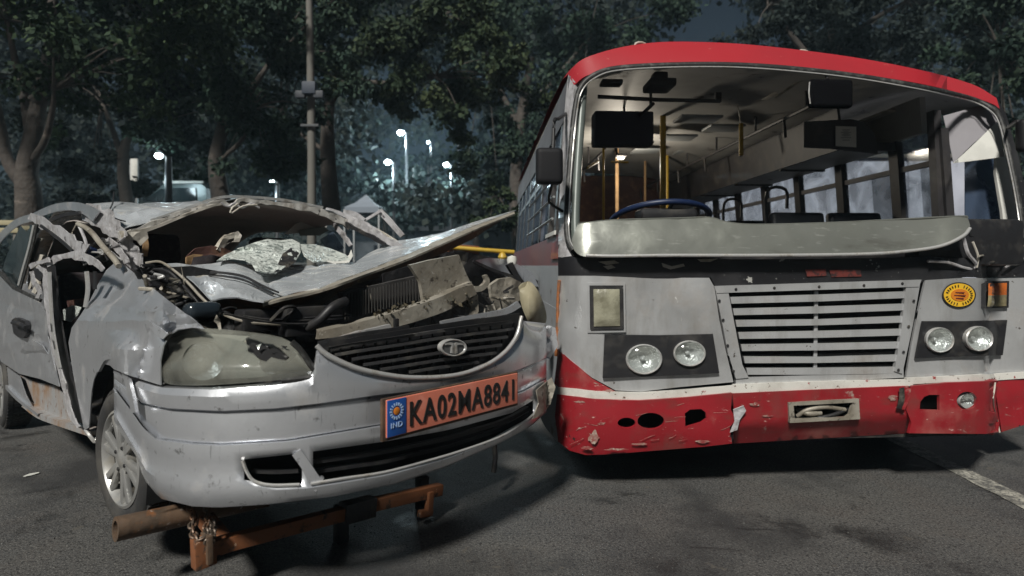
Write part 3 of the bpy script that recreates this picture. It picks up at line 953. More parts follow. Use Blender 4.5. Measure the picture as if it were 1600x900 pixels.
# ------------------------------------------------------------------ street lamps, pole, signs, far things
def emis(name, col, s):
    m = bpy.data.materials.new(name)
    m.use_nodes = True
    N, L = m.node_tree.nodes, m.node_tree.links
    N.clear()
    o = N.new('ShaderNodeOutputMaterial')
    e = N.new('ShaderNodeEmission')
    e.inputs['Color'].default_value = (*col, 1)
    e.inputs['Strength'].default_value = s
    L.new(e.outputs[0], o.inputs['Surface'])
    return m
M['lampglow'] = emis('lamp_glow', (0.78, 0.95, 1.0), 60.0)
M['darkpole'] = mat('dark_lamp_pole', (0.06, 0.065, 0.07), 0.6)
M['polepaint'] = mat('galvanised_pole', (0.30, 0.32, 0.33), 0.5, 0.3, [dict(scale=5, lo=0.4, hi=0.7, color=(0.30, 0.31, 0.31))])
def lamp_post(px, py, Y, r, watts, label, side=-1):
    h = P(px, py, Y)
    foot = Vector((h.x - side * (r + 0.12), Y, 0))
    t = thing('street_lamp', label, 'street lamp', foot, 'street lamps in the distance')
    tube('pole', [foot, Vector((foot.x, Y, h.z - 0.25)), Vector((foot.x, Y, h.z - 0.02))], [0.075, 0.06, 0.05], M['darkpole'], t, 8, 0)
    tube('arm', [Vector((foot.x, Y, h.z - 0.06)), Vector((foot.x + side * 0.12, Y, h.z + 0.05)), Vector((h.x, Y, h.z + 0.10))], 0.03, M['darkpole'], t, 6, 3)
    prof = [(0.001, r * 0.75), (r * 0.4, r * 0.7), (r * 0.55, r * 0.5)]
    vs, fs = lathe_geo(prof, 16, h, ZA, XA, YA)
    sh = make('lamp_hood', vs, fs, M['darkpole'], t)
    vs, fs = lathe_geo([(r * 0.5, r * 0.55), (r * 0.95, r * 0.2), (r, 0.0), (r * 0.9, -r * 0.4), (r * 0.5, -r * 0.75), (0.001, -r * 0.85)], 16, h, ZA, XA, YA)
    make('lamp_glass', vs, fs, M['lampglow'], t)
    ld = bpy.data.lights.new('lamp_light', 'POINT')
    ld.energy = watts
    ld.color = (0.72, 0.92, 1.0)
    ld.shadow_soft_size = 0.15
    lo = bpy.data.objects.new('lamp_light', ld)
    COL.objects.link(lo)
    lo.parent = t
    lo.location = Vector((h.x, Y, h.z - 0.45)) - foot
    return t
lamp_post(248, 243, 10.8, 0.065, 12, 'lit lamp on a short pole left, above the parked van')
lamp_post(606, 253, 23.5, 0.13, 330, 'bright lamp left and lower of the two close together above tent')
lamp_post(626, 207, 25, 0.14, 380, 'highest bright lamp among the middle-distance lights')
lamp_post(697, 257, 24, 0.11, 330, 'bluish lamp nearest to the bus')
lamp_post(425, 283, 18, 0.055, 50, 'small lamp glimmering just left of the tall pole')
lamp_post(752 - 83, 222, 40, 0.09, 300, 'faint lamp dot just right of the highest lamp')
lamp_post(712, 181, 44, 0.08, 200, 'faintest lamp dot, high and alone nearer the bus')

# tall pole behind the car
pb = P(486, 415, 9.7)
t = thing('utility_pole', 'tall pale pole rising behind the crushed car roof', 'pole', (pb.x, 9.7, 0))
top = P(481, -120, 9.7)
tube('shaft', [Vector((pb.x, 9.7, 0)), P(487, 250, 9.7), top], [0.085, 0.07, 0.05], M['poleconcrete'], t, 12, 4)
for py in (148, 196):
    c = P(484, py, 9.6)
    box('bracket', c, (XA, YA, ZA), (0.30, 0.04, 0.04), M['darkpole'], t)
box('junction_box', P(484, 138, 9.52), (XA, YA, ZA), (0.22, 0.14, 0.20), mat('blue_grey_box', (0.03, 0.04, 0.06), 0.6), t, 0.01)
for dx in (-0.15, 0.15):
    c = P(484, 148, 9.52) + Vector((dx, 0, 0))
    box('floodlight', c, (XA, YA, ZA), (0.16, 0.1, 0.12), mat('floodlight_housing', (0.035, 0.04, 0.05), 0.6, 0.0), t, 0.015)

t = thing('signboard', 'narrow white signboard on posts between left trees', 'sign', (P(208, 415, 14).x, 14, 0))
for px in (205, 214):
    q = P(px, 250, 14)
    bar('post', (q.x, 14, 0), (q.x, 14, q.z), 0.05, 0.05, M['polepaint'], t)
box('board', P(210, 268, 13.95), (XA, YA, ZA), (0.17, 0.03, 0.62), M['card'], t)

# parked van, only its top shows over the crushed roof
vc = P(278, 415, 11.5)
t = thing('parked_van', 'pale parked van whose roof edge shows above the crushed roof', 'van', (vc.x, 11.5, 0))
vanp = mat('van_paint', (0.16, 0.20, 0.20), 0.35, 0.2, [dict(scale=3, lo=0.45, hi=0.7, color=(0.12, 0.15, 0.15))], coat=0.3)
zt = P(278, 286, 11.5).z
x0, x1 = P(232, 415, 11.5).x, P(322, 415, 11.5).x
prof = [(x0 - 0.75, 0.35), (x0 - 0.75, 1.0), (x0 - 0.55, 1.45), (x0 + 0.0, zt - 0.3), (x0 + 0.32, zt), (x1 - 0.12, zt), (x1, zt - 0.1), (x1 + 0.08, 1.6), (x1 + 0.08, 0.35)]
n = len(prof)
vs = [Vector((x, 11.5, z)) for x, z in prof] + [Vector((x, 13.1, z)) for x, z in prof]
fs = [tuple(range(n)), tuple(range(n, 2 * n))[::-1]] + [(i, n + i, n + (i + 1) % n, (i + 1) % n) for i in range(n)]
make('body', vs, fs, vanp, t, False)
def vquad(name, pts, mt, par, y=11.47):
    vs = [Vector((x, y, z)) for x, z in pts] + [Vector((x, y + 0.02, z)) for x, z in pts]
    m_ = len(pts)
    return make(name, vs, [tuple(range(m_)), tuple(range(m_, 2 * m_))[::-1]] + [(i, m_ + i, m_ + (i + 1) % m_, (i + 1) % m_) for i in range(m_)], mt, par, False)
vquad('side_window', [(x0 + 0.38, zt - 0.36), (x1 - 0.18, zt - 0.36), (x1 - 0.2, zt - 0.1), (x0 + 0.46, zt - 0.1)], M['sideglass'], t)
vquad('front_window', [(x0 - 0.1, zt - 0.36), (x0 + 0.3, zt - 0.36), (x0 + 0.36, zt - 0.12), (x0 + 0.26, zt - 0.12)], M['sideglass'], t)
box('roof_rail', ((x0 + x1) / 2 + 0.15, 11.46, zt + 0.01), (XA, YA, ZA), (x1 - x0 - 0.35, 0.04, 0.05), M['card'], t)
for x in (x0 - 0.2, x1 - 0.4):
    vs, fs = lathe_geo([(0.001, 0), (0.2, 0), (0.3, 0.02), (0.33, 0.08), (0.33, 0.16), (0.001, 0.18)], 20, (x, 11.42, 0.33), YA, XA, ZA)
    make('wheel', vs, fs, M['rubber'], t)

# white tent, far wall and far shed
tc_ = P(572, 415, 19)
t = thing('canopy_tent', 'small white peaked canopy tent glowing in the distance', 'tent', (tc_.x, 19, 0))
zc, za_ = P(572, 326, 19).z, P(572, 304, 19).z
hw = 0.55
cv = [Vector((tc_.x + sx * hw, 19 + sy * hw, zc)) for sx, sy in ((-1, -1), (1, -1), (1, 1), (-1, 1))]
lo = [Vector((tc_.x + sx * hw, 19 + sy * hw, zc - 0.18)) for sx, sy in ((-1, -1), (1, -1), (1, 1), (-1, 1))]
ap = Vector((tc_.x, 19, za_))
mid = [p.lerp(ap, 0.5) - Vector((0, 0, 0.06)) for p in cv]
tentm = mat('white_tarpaulin', (0.19, 0.22, 0.26), 0.8)
make('canopy', lo + cv + mid + [ap], [(i, (i + 1) % 4, 4 + (i + 1) % 4, 4 + i) for i in range(4)] + [(4 + i, 4 + (i + 1) % 4, 8 + (i + 1) % 4, 8 + i) for i in range(4)] + [(8 + i, 8 + (i + 1) % 4, 12) for i in range(4)], tentm, t, False)
for p in lo:
    bar('post', (p.x, p.y, 0), (p.x, p.y, p.z + 0.1), 0.05, 0.05, M['polepaint'], t)

t = thing('far_shed', 'long low pale shed in the distance behind the lifted bonnet', 'building', (P(700, 415, 36).x, 36, 0))
shx = P(690, 415, 36).x
pale = mat('pale_plaster', (0.20, 0.22, 0.24), 0.8, 0, [dict(scale=0.8, lo=0.4, hi=0.65, color=(0.09, 0.10, 0.115)), dict(scale=4, lo=0.55, hi=0.7, color=(0.12, 0.13, 0.14))])
box('wall', (shx, 36, 1.6), (XA, YA, ZA), (13, 4, 3.2), pale, t, 0.0)
box('roof', (shx, 35.9, 3.35), (XA, YA, ZA), (13.8, 5, 0.25), mat('grey_sheet_roof', (0.05, 0.055, 0.06), 0.7), t, 0.0)
for i in range(6):
    x = shx - 5.4 + i * 2.15
    w_ = box('window', (x, 33.98, 1.9), (XA, YA, ZA), (1.0, 0.06, 1.0), mat('shed_window', (0.03, 0.035, 0.045), 0.2), t, 0.0)
    box('sill', (x, 33.94, 1.36), (XA, YA, ZA), (1.15, 0.12, 0.07), pale, w_, 0.0)

t = thing('boundary_wall', 'low dark boundary wall running behind the crash', 'wall', (-4, 21, 0))
wallm = mat('dark_plaster_wall', (0.07, 0.075, 0.075), 0.85, 0, [dict(scale=1.2, lo=0.4, hi=0.7, color=(0.035, 0.04, 0.04))], bump=(8, 0.3, 0.02))
box('wall_panel', (-4, 21, 0.62), (XA, YA, ZA), (30, 0.22, 1.24), wallm, t, 0.01)
box('coping', (-4, 21, 1.27), (XA, YA, ZA), (30, 0.3, 0.07), wallm, t, 0.01)
for i in range(11):
    box('pier', (-18.5 + i * 2.9, 20.9, 0.68), (XA, YA, ZA), (0.3, 0.3, 1.36), wallm, t, 0.01)

# barrier rail seen between bonnet and bus
t = thing('barrier_rail', 'orange and yellow barrier rail behind the lifted bonnet', 'barrier', (P(700, 415, 5.6).x, 5.6, 0))
bar('rail', P(636, 383, 5.5), P(748, 392, 5.6), 0.05, 0.09, M['orange'], t)
tube('rail', [P(700, 386, 5.52), P(760, 391, 5.55), P(803, 394, 5.6)], 0.022, M['yellow'], t, 8, 3)
q = P(785, 400, 5.58)
tube('post', [(q.x, q.y, 0), (q.x, q.y, 1.1), (q.x, q.y, q.z + 0.05)], 0.03, M['yellow'], t, 8, 0)
q = P(642, 384, 5.53)
tube('post', [(q.x, q.y, 0), (q.x, q.y, 1.1), (q.x, q.y, q.z)], 0.03, M['yellow'], t, 8, 0)
vs, fs = lathe_geo([(0.001, 0.045), (0.03, 0.035), (0.045, 0.0), (0.03, -0.035), (0.001, -0.045)], 14, P(785, 402, 5.54), ZA, XA, YA)
make('knob', vs, fs, M['yellow'], t)

t = thing('guard_rail', 'pale yellow guard rail at the left edge behind the car', 'railing', (P(0, 415, 8.5).x, 8.5, 0))
for py in (348, 360):
    bar('rail', P(-160, py - 1, 8.5), P(30, py, 8.5), 0.05, 0.07, mat('cream_rail', (0.36, 0.32, 0.20), 0.6), t)
for px in (-120, -30, 26):
    q = P(px, 344, 8.53)
    bar('post', (q.x, q.y, 0), q, 0.06, 0.06, M['poleconcrete'], t)

# invented pale wall facing the key light, brightens the view through the bus's windows
t = thing('added_bright_wall', 'added pale wall that brightens the bus side windows', 'wall', (5.18, 9.2, 0))
pw = mat('added_wall_pale', (0.46, 0.48, 0.56), 0.8, 0, [dict(scale=1.4, lo=0.42, hi=0.66, color=(0.34, 0.36, 0.43)), dict(scale=5, lo=0.6, hi=0.7, color=(0.15, 0.16, 0.19))], bump=(3, 0.3, 0.04))
for i in range(4):
    box('wall_panel', (3.55 + i * 1.09, 9.2, 1.45), (XA, YA, ZA), (1.07, 0.16, 2.9), pw, t, 0.01)
box('coping', (5.18, 9.2, 2.93), (XA, YA, ZA), (4.5, 0.26, 0.06), M['poleconcrete'], t, 0.01)

# ================================================================== THE BUS
BUS = thing('bus', 'damaged red and silver passenger bus with its windscreen gone', 'bus', bus(1.33, 2.7, 0))
BUS.rotation_euler = (0, 0, 0)
def bf(off):
    return lambda x, y: busf(x, y, off)

# ---- roof
dome_top = [(888, 116), (905, 96), (935, 83), (985, 71), (1050, 65), (1150, 68), (1250, 78), (1350, 92), (1450, 112), (1520, 132), (1557, 153)]
dome_bot = [(1562, 170), (1545, 160), (1480, 140), (1400, 124), (1300, 111), (1200, 102), (1100, 99), (1000, 102), (950, 109), (915, 119), (897, 133)]
dtop = [tuple(p) for p in catmull(dome_top, 4)]
dbot = [tuple(p) for p in catmull(dome_bot, 4)]
roof = patch('roof', dtop + dbot, bf(0.0), M['roofred'], BUS, cell=16, thick=0.012, crumple=(0.004, 2.0))
def back_sheet(name, px_pts, offs, mt, par, smooth=True):
    row = [busf(x, y, 0.0) for x, y in px_pts]
    rows = []
    for back, dz in offs:
        rows.append([p + BAX[1] * back + ZA * dz for p in row])
    n = len(row)
    vs = [p for r_ in rows for p in r_]
    fs = [(i * n + j, i * n + j + 1, (i + 1) * n + j + 1, (i + 1) * n + j) for i in range(len(rows) - 1) for j in range(n - 1)]
    return make(name, vs, fs, mt, par, smooth, 60)
back_sheet('roof_skin', dtop, [(0.0, 0.0), (0.25, 0.05), (0.8, 0.08), (2.6, 0.08), (5.0, 0.07)], M['roofred'], roof)
back_sheet('ceiling', dbot[::-1], [(0.03, 0.01), (0.3, 0.07), (0.8, 0.12), (2.6, 0.13), (4.7, 0.12)], M['ceiling'], BUS)
for px, py in ((1011, 66), (1276, 79)):
    q = busf(px, py, 0) + BAX[1] * 0.15
    tube('roof_bracket', [q + BAX[0] * -0.035 + ZA * -0.01, q + BAX[0] * -0.03 + ZA * 0.05, q + BAX[0] * 0.03 + ZA * 0.05, q + BAX[0] * 0.035 + ZA * -0.01], 0.007, M['cream'], roof, 6, 3)
box('roof_bracket', busf(1276, 80, 0) + BAX[1] * 0.12 + ZA * 0.02, BAX, (0.10, 0.03, 0.03), M['tan'], roof)

# ---- windscreen surround
gl = [(896, 392), (887, 372), (886, 330), (891, 250), (898, 175), (907, 138), (928, 118), (965, 107), (1050, 102), (1150, 102), (1250, 109), (1350, 121), (1450, 139), (1515, 154), (1549, 169), (1564, 190), (1578, 250), (1590, 310), (1599, 372)]
gl3 = [busf(x, y, 0.012) for x, y in gl]
tube('windscreen_gasket', gl3, 0.017, M['gasket'], BUS, 8, 5)
gl4 = [busf(x + (3 if x < 930 else (-3 if x > 1540 else 0)), y + (0 if y > 190 else 3), 0.022) for x, y in gl]
tube('chrome_strip', gl4, 0.0042, M['chrome'], BUS, 6, 5)
patch('left_pillar', [(888, 116), (899, 128), (893, 165), (887, 230), (883, 300), (881, 350), (884, 385), (893, 400), (878, 402), (872, 402), (873, 330), (878, 230), (884, 150)], bf(0.0), M['lavender'], BUS, cell=8, thick=0.03)
patch('right_pillar', [(1557, 153), (1572, 178), (1590, 240), (1604, 300), (1618, 372), (1604, 376), (1594, 310), (1582, 250), (1568, 192), (1552, 168)], bf(0.0), M['blackband'], BUS, cell=10, thick=0.03)
# pale inner linings of both pillars
tube('pillar_lining', [busf(912, 124, -0.05), busf(908, 180, -0.05), busf(903, 250, -0.05), busf(899, 330, -0.05), busf(900, 385, -0.05)], 0.026, mat('green_tinted_trim', (0.12, 0.14, 0.13), 0.4, 0.1), BUS, 8, 4)
patch('inner_pillar', [(1558, 190), (1572, 250), (1590, 320), (1602, 372), (1570, 372), (1566, 330), (1556, 270)], bf(-0.12), M['card'], BUS, cell=10, thick=0.02)

# ---- front panels
def ell(cx, cy, rx, ry, n=22, rot=0):
    return [(cx + rx * math.cos(2 * math.pi * i / n) * math.cos(rot) - ry * math.sin(2 * math.pi * i / n) * math.sin(rot), cy + rx * math.cos(2 * math.pi * i / n) * math.sin(rot) + ry * math.sin(2 * math.pi * i / n) * math.cos(rot)) for i in range(n)]
patch('nose_band', [(872, 402), (884, 398), (905, 404), (1000, 405), (1200, 405), (1380, 403), (1455, 400), (1447, 436), (1440, 442), (1300, 447), (1117, 447), (1110, 433), (1000, 434), (930, 431), (872, 431)], bf(0.0), M['blackband'], BUS, cell=12, thick=0.01, crumple=(0.005, 5))
patch('nose_band', [(1447, 400), (1490, 404), (1540, 400), (1640, 398), (1640, 432), (1560, 434), (1510, 433), (1446, 438)], bf(-0.02), M['blackband'], BUS, cell=9, thick=0.012, crumple=(0.014, 8), smooth=False)
for x0_, x1_, yy in ((1258, 1290, 426), (1296, 1344, 427)):
    patch('faded_lettering', [(x0_, yy - 5), (x1_, yy - 6), (x1_ + 2, yy + 5), (x0_ + 3, yy + 6)], bf(0.007), M['faded'], BUS, cell=5, thick=0.002, crumple=(0.002, 30))
for pts in ([(935, 409), (960, 407), (968, 411), (948, 414)], [(1034, 411), (1050, 416), (1068, 412), (1070, 416), (1048, 421), (1036, 417)], [(1090, 405), (1122, 404), (1110, 409), (1095, 409)], [(942, 416), (956, 414), (962, 418), (950, 421)]):
    patch('peeled_paint', pts, bf(0.006), M['cream'], BUS, cell=4, thick=0.003, crumple=(0.003, 40), smooth=False)

ind_l = [(922, 447), (973, 447), (974, 514), (923, 515)]
silver_l = patch('front_panel', [(872, 431), (930, 431), (1000, 434), (1108, 434), (1116, 448), (1124, 500), (1134, 548), (1146, 597), (1060, 605), (1000, 612), (962, 610), (925, 590), (885, 558), (870, 545), (868, 500)],
                 bf(0.0), M['busilver'], BUS, holes=[ell(1006, 561, 27, 22.5), ell(1077, 552, 24, 19.5)], cell=9, thick=0.012, crumple=(0.016, 2.0))
silver_r = patch('front_panel', [(1446, 438), (1510, 434), (1560, 435), (1640, 433), (1640, 578), (1560, 584), (1415, 593), (1424, 540), (1434, 490)],
                 bf(0.0), M['busilver'], BUS, holes=[ell(1467, 531, 21, 19), ell(1528, 529, 20, 19)], cell=9, thick=0.012, crumple=(0.014, 2.0), seed=4)
patch('red_corner', [(872, 545), (888, 560), (926, 592), (962, 612), (990, 617), (930, 612), (876, 607), (866, 600)], bf(0.008), M['busred'], BUS, cell=8, thick=0.01, crumple=(0.004, 6))

# ---- white rub strip
for pts in ([(872, 605), (930, 612), (1000, 614), (1060, 610), (1146, 603), (1146, 614), (1060, 621), (1000, 625), (930, 623), (872, 616)],
            [(1146, 601), (1250, 597), (1425, 593), (1427, 603), (1250, 610), (1146, 615)],
            [(1417, 591), (1480, 588), (1560, 584), (1640, 579), (1640, 589), (1560, 594), (1480, 597), (1418, 601)]):
    patch('white_strip', pts, bf(0.03), M['white'], BUS, cell=8, thick=0.02, crumple=(0.003, 7))

# ---- bumper in three pieces
dh = [(1071, 668), (1070, 646), (1078, 640), (1096, 639), (1103, 645), (1104, 654), (1096, 660)]
dh2 = [(1437, 640), (1438, 628), (1444, 620), (1452, 617), (1468, 617), (1468, 641)]
lamp_hole = ell(1511, 626, 16, 14)
def bump_surf(x, y, lo=690.0):
    t = max(0.0, (y - 655) / 50.0)
    return busf(x, y, 0.045 - 0.03 * t * t)
B1 = patch('bumper_section', [(870, 616), (930, 624), (1000, 626), (1060, 622), (1144, 614), (1142, 640), (1150, 655), (1140, 668), (1144, 693), (1100, 698), (1050, 702), (1000, 706), (950, 710), (915, 711), (890, 704), (872, 690), (867, 650)],
           bump_surf, M['busred'], BUS, holes=[ell(979, 661, 14, 8.5), ell(1017, 658, 21, 13), dh], cell=10, thick=0.016, crumple=(0.005, 5))
B1['label'] = 'scraped red left bumper section with three holes'
def bump_mid(x, y):
    k = 668 - (x - 1070) * 0.057
    if y < k: return busf(x, y, 0.04)
    return busf(x, y, 0.04 - 0.0028 * (y - k))
slot = [(1238, 632), (1338, 627), (1340, 652), (1240, 657)]
B2 = patch('bumper_section', [(1144, 615), (1250, 610), (1420, 603), (1418, 640), (1424, 655), (1416, 677), (1300, 684), (1200, 690), (1146, 693), (1150, 660)],
           bump_mid, M['busred'], BUS, holes=[slot], cell=9, thick=0.012, crumple=(0.006, 5), seed=2)
B3 = patch('bumper_section', [(1426, 603), (1480, 598), (1560, 595), (1556, 630), (1562, 660), (1560, 675), (1540, 678), (1420, 677), (1424, 660), (1416, 640)],
           lambda x, y: busf(x, y, 0.05), M['busred'], BUS, holes=[dh2, lamp_hole], cell=9, thick=0.016, crumple=(0.006, 5), seed=5)
patch('bumper_end', [(1554, 595), (1640, 589), (1640, 650), (1600, 664), (1565, 675), (1560, 640)], bf(0.02), M['busred'], BUS, cell=8, thick=0.012, crumple=(0.015, 5), seed=6)
patch('bumper_hollow', [(890, 630), (1140, 625), (1410, 612), (1556, 605), (1556, 668), (1410, 670), (1140, 684), (900, 696)], bf(-0.11), M['hollow_shade'], BUS, cell=40, thick=0.01)
# torn metal where the sections part
for k, (pts, sd) in enumerate([([(1146, 640), (1162, 634), (1166, 642), (1156, 656), (1152, 672), (1140, 676), (1148, 658)], 1), ([(1405, 607), (1413, 605), (1414, 622), (1410, 640), (1402, 638), (1406, 622)], 2), ([(1414, 606), (1424, 606), (1422, 622), (1414, 640), (1410, 640), (1414, 620)], 4)]):
    patch('torn_edge', pts, bf(0.065), [M['lavender'], M['dark'], M['busred']][k], BUS, cell=4, thick=0.004, crumple=(0.02, 14), smooth=False, seed=sd)
tube('torn_edge', [busf(1555, 598, 0.06), busf(1552, 630, 0.065), busf(1558, 655, 0.065), busf(1562, 676, 0.05)], 0.004, M['cream'], BUS, 6, 4)
# towing slot
fr = patch('tow_slot_frame', [(1232, 629), (1342, 623), (1344, 655), (1234, 661)], bf(0.052), M['dusty'], BUS, holes=[[(1240, 634), (1334, 629), (1328, 648), (1322, 652), (1242, 655)]], cell=6, thick=0.02, crumple=(0.003, 12))
tube('tow_hook', [busf(1246, 650, 0.0), busf(1262, 640, 0.03), busf(1290, 636, 0.035), busf(1320, 640, 0.02)], 0.012, M['dusty'], fr, 8, 4)
tube('tow_hook', [busf(1244, 654, -0.02), busf(1285, 652, 0.03), busf(1310, 645, 0.03), busf(1330, 636, 0.0)], 0.010, M['dark'], fr, 8, 4)
tube('tow_hook', [busf(1246, 640, -0.02), busf(1262, 646, 0.03), busf(1282, 645, 0.02)], 0.014, M['dusty'], fr, 8, 4)

# ---- grille
gf = M['busilver']
def strip4(name, pts, off, mt, par, th=0.02, cr=(0.002, 8), cell=8, seed=0):
    return patch(name, pts, bf(off), mt, par, cell=cell, thick=th, crumple=cr, seed=seed)
GR = patch('grille_hollow', [(1122, 452), (1436, 442), (1406, 586), (1152, 592)], bf(-0.09), M['hollow_shade'], BUS, cell=40, thick=0.01)
strip4('grille_frame', [(1116, 447), (1440, 437), (1436, 448), (1120, 458)], 0.022, gf, BUS)
strip4('grille_frame', [(1118, 452), (1138, 456), (1160, 570), (1170, 590), (1150, 592), (1138, 552)], 0.018, gf, BUS)
strip4('grille_frame', [(1416, 447), (1438, 442), (1426, 510), (1410, 584), (1398, 580), (1408, 520)], 0.018, gf, BUS)
strip4('grille_frame', [(1150, 590), (1280, 586), (1412, 576), (1412, 590), (1280, 597), (1150, 602)], 0.010, gf, BUS)
for i, yl in enumerate([464, 482, 500, 519, 538, 557, 575]):
    xl = 1141 + i * 4.2
    xr = 1421 - i * 3.4
    yr = yl - 9 + i * 1.2
    w = 10.5
    strip4('grille_slat', [(xl, yl), ((xl + xr) / 2, (yl + yr) / 2 + (2.0 if i in (2, 5) else 0.6)), (xr, yr), (xr - 1, yr + w), ((xl + xr) / 2, (yl + yr) / 2 + w + 1), (xl + 2, yl + w)], 0.012, gf, BUS, 0.012, (0.003, 6), 8, i)
bar('grille_brace', busf(1275, 455, -0.01), busf(1273, 584, -0.01), 0.012, 0.02, gf, BUS)
for (x, y) in [(1124, 470), (1130, 500), (1137, 540), (1146, 580), (1428, 470), (1420, 510), (1412, 550), (1404, 578), (1150, 452), (1210, 450), (1280, 448), (1350, 446), (1410, 443)]:
    q = busf(x, y, 0.024)
    vs, fs = lathe_geo([(0.001, 0.004), (0.006, 0.003), (0.008, 0.0)], 8, q, -BAX[1], BAX[0], ZA)
    make('rivet', vs, fs, M['dark'], GR)

# ---- lamps
def round_lamp(cx, cy, rx, ry, par, off, name='headlight'):
    c = busf(cx, cy, off)
    e1 = (busf(cx + 12, cy, off) - busf(cx - 12, cy, off)).normalized()
    ax = e1.cross(ZA).normalized()
    if ax.y > 0: ax = -ax
    sx = (busf(cx + rx, cy, off) - busf(cx - rx, cy, off)).length / 2
    sz = ry / FPX * c.y
    vs, fs = lathe_geo([(1.06, -0.02), (1.10, 0.008), (1.04, 0.014), (0.97, 0.008), (0.96, -0.01)], 32, c, ax, e1 * sx, ZA * sz)
    h = make(name, vs, fs, M['chrome'], par)
    vs, fs = lathe_geo([(0.97, 0.004), (0.8, -0.022), (0.55, -0.042), (0.3, -0.05), (0.16, -0.05), (0.15, -0.02), (0.001, -0.016)], 32, c, ax, e1 * sx, ZA * sz)
    make('reflector', vs, fs, M['reflector'], h)
    vs, fs = lathe_geo([(0.97, 0.006), (0.8, 0.016), (0.5, 0.024), (0.2, 0.028), (0.001, 0.0285)], 32, c, ax, e1 * sx, ZA * sz)
    make('lamp_glass', vs, fs, M['lampglass'], h)
    return h
M['lampglass'] = dusty_pane('ribbed_lamp_glass', (0.5, 0.51, 0.46), 0.10)
hp = patch('headlight_panel', [(945, 523), (1030, 524), (1114, 522), (1124, 583), (1030, 588), (942, 591)], bf(0.024), M['black'], BUS, holes=[ell(1006, 561, 26, 21.5), ell(1077, 552, 23, 18.5)], cell=12, thick=0.014, crumple=(0.002, 6))
round_lamp(1006, 561, 26, 21.5, hp, 0.03)
round_lamp(1077, 552, 23, 18.5, hp, 0.03)
hp2 = patch('headlight_panel', [(1443, 502), (1510, 502), (1574, 500), (1567, 555), (1500, 557), (1432, 560)], bf(0.024), M['black'], BUS, holes=[ell(1467, 531, 20, 18), ell(1528, 529, 19, 18)], cell=12, thick=0.014, crumple=(0.002, 6))
round_lamp(1467, 531, 20, 18, hp2, 0.03)
round_lamp(1528, 529, 19, 18, hp2, 0.03)
fl = round_lamp(1511, 626, 14, 11.5, BUS, 0.02, 'fog_light')

def rect_lamp(q, mt1, mt2=None, split=0.5):
    f = patch('indicator', q, bf(0.022), M['black'], BUS, cell=10, thick=0.03)
    cx, cy = sum(p[0] for p in q) / 4, sum(p[1] for p in q) / 4
    inn = [(cx + (x - cx) * 0.80, cy + (y - cy) * 0.86) for x, y in q]
    def dome(x, y):
        u, v = (x - cx) / (abs(inn[0][0] - cx)), (y - cy) / abs(inn[0][1] - cy)
        return busf(x, y, 0.027 + 0.014 * max(0, 1 - u ** 4) * max(0, 1 - v ** 4))
    if mt2 is None:
        patch('indicator_lens', inn, dome, mt1, f, cell=5, thick=0.004)
        vs, fs = lathe_geo([(0.02, 0.0), (0.016, -0.012), (0.001, -0.018)], 16, busf(cx, cy, 0.034), -BAX[1], BAX[0], ZA)
    else:
        a, b, c, d_ = inn
        l, r_ = (a[0] + (d_[0] - a[0]) * split, a[1] + (d_[1] - a[1]) * split), (b[0] + (c[0] - b[0]) * split, b[1] + (c[1] - b[1]) * split)
        patch('indicator_lens', [a, b, r_, l], dome, mt1, f, cell=4, thick=0.004)
        patch('indicator_lens', [l, r_, c, d_], dome, mt2, f, cell=4, thick=0.004)
rect_lamp(ind_l, M['clearind'])
rect_lamp([(1541, 440), (1577, 439), (1576, 481), (1540, 482)], M['amber'], M['amberclear'], 0.52)
patch('indicator_surround', [(917, 442), (977, 442), (978, 519), (918, 520)], bf(0.012), M['busilver'], BUS, holes=[[(921, 446), (974, 446), (975, 515), (922, 516)]], cell=8, thick=0.012)

# ---- round badge
st = patch('badge', ell(1499, 461, 26, 20, 32), bf(0.010), M['black'], BUS, cell=8, thick=0.004)
patch('badge_face', ell(1499, 461, 24, 18.2, 32), bf(0.013), M['sticker'], st, cell=8, thick=0.002)
patch('badge_centre', ell(1500, 461, 14, 9.5, 24), bf(0.0155), M['stickeror'], st, cell=6, thick=0.002)
marks = []
for i in range(26):
    t_ = 2 * math.pi * (i + 0.2) / 26
    if i % 7 == 6: continue
    q = busf(1499 + 19.5 * math.cos(t_), 461 + 14.2 * math.sin(t_), 0.0165)
    marks.append(box_geo(q, (BAX[0] * math.cos(t_) - ZA * math.sin(t_), BAX[1], BAX[0] * math.sin(t_) + ZA * math.cos(t_)), (0.013, 0.002, 0.004)))
vs, fs = merge(marks)
make('badge_lettering', vs, fs, M['platefig'], st, False)
marks = [box_geo(busf(1500, y_, 0.0185), BAX, (w_, 0.002, 0.005)) for y_, w_ in ((457, 0.05), (461.5, 0.065), (466, 0.045))]
vs, fs = merge(marks)
make('badge_lines', vs, fs, M['faded'], st, False)

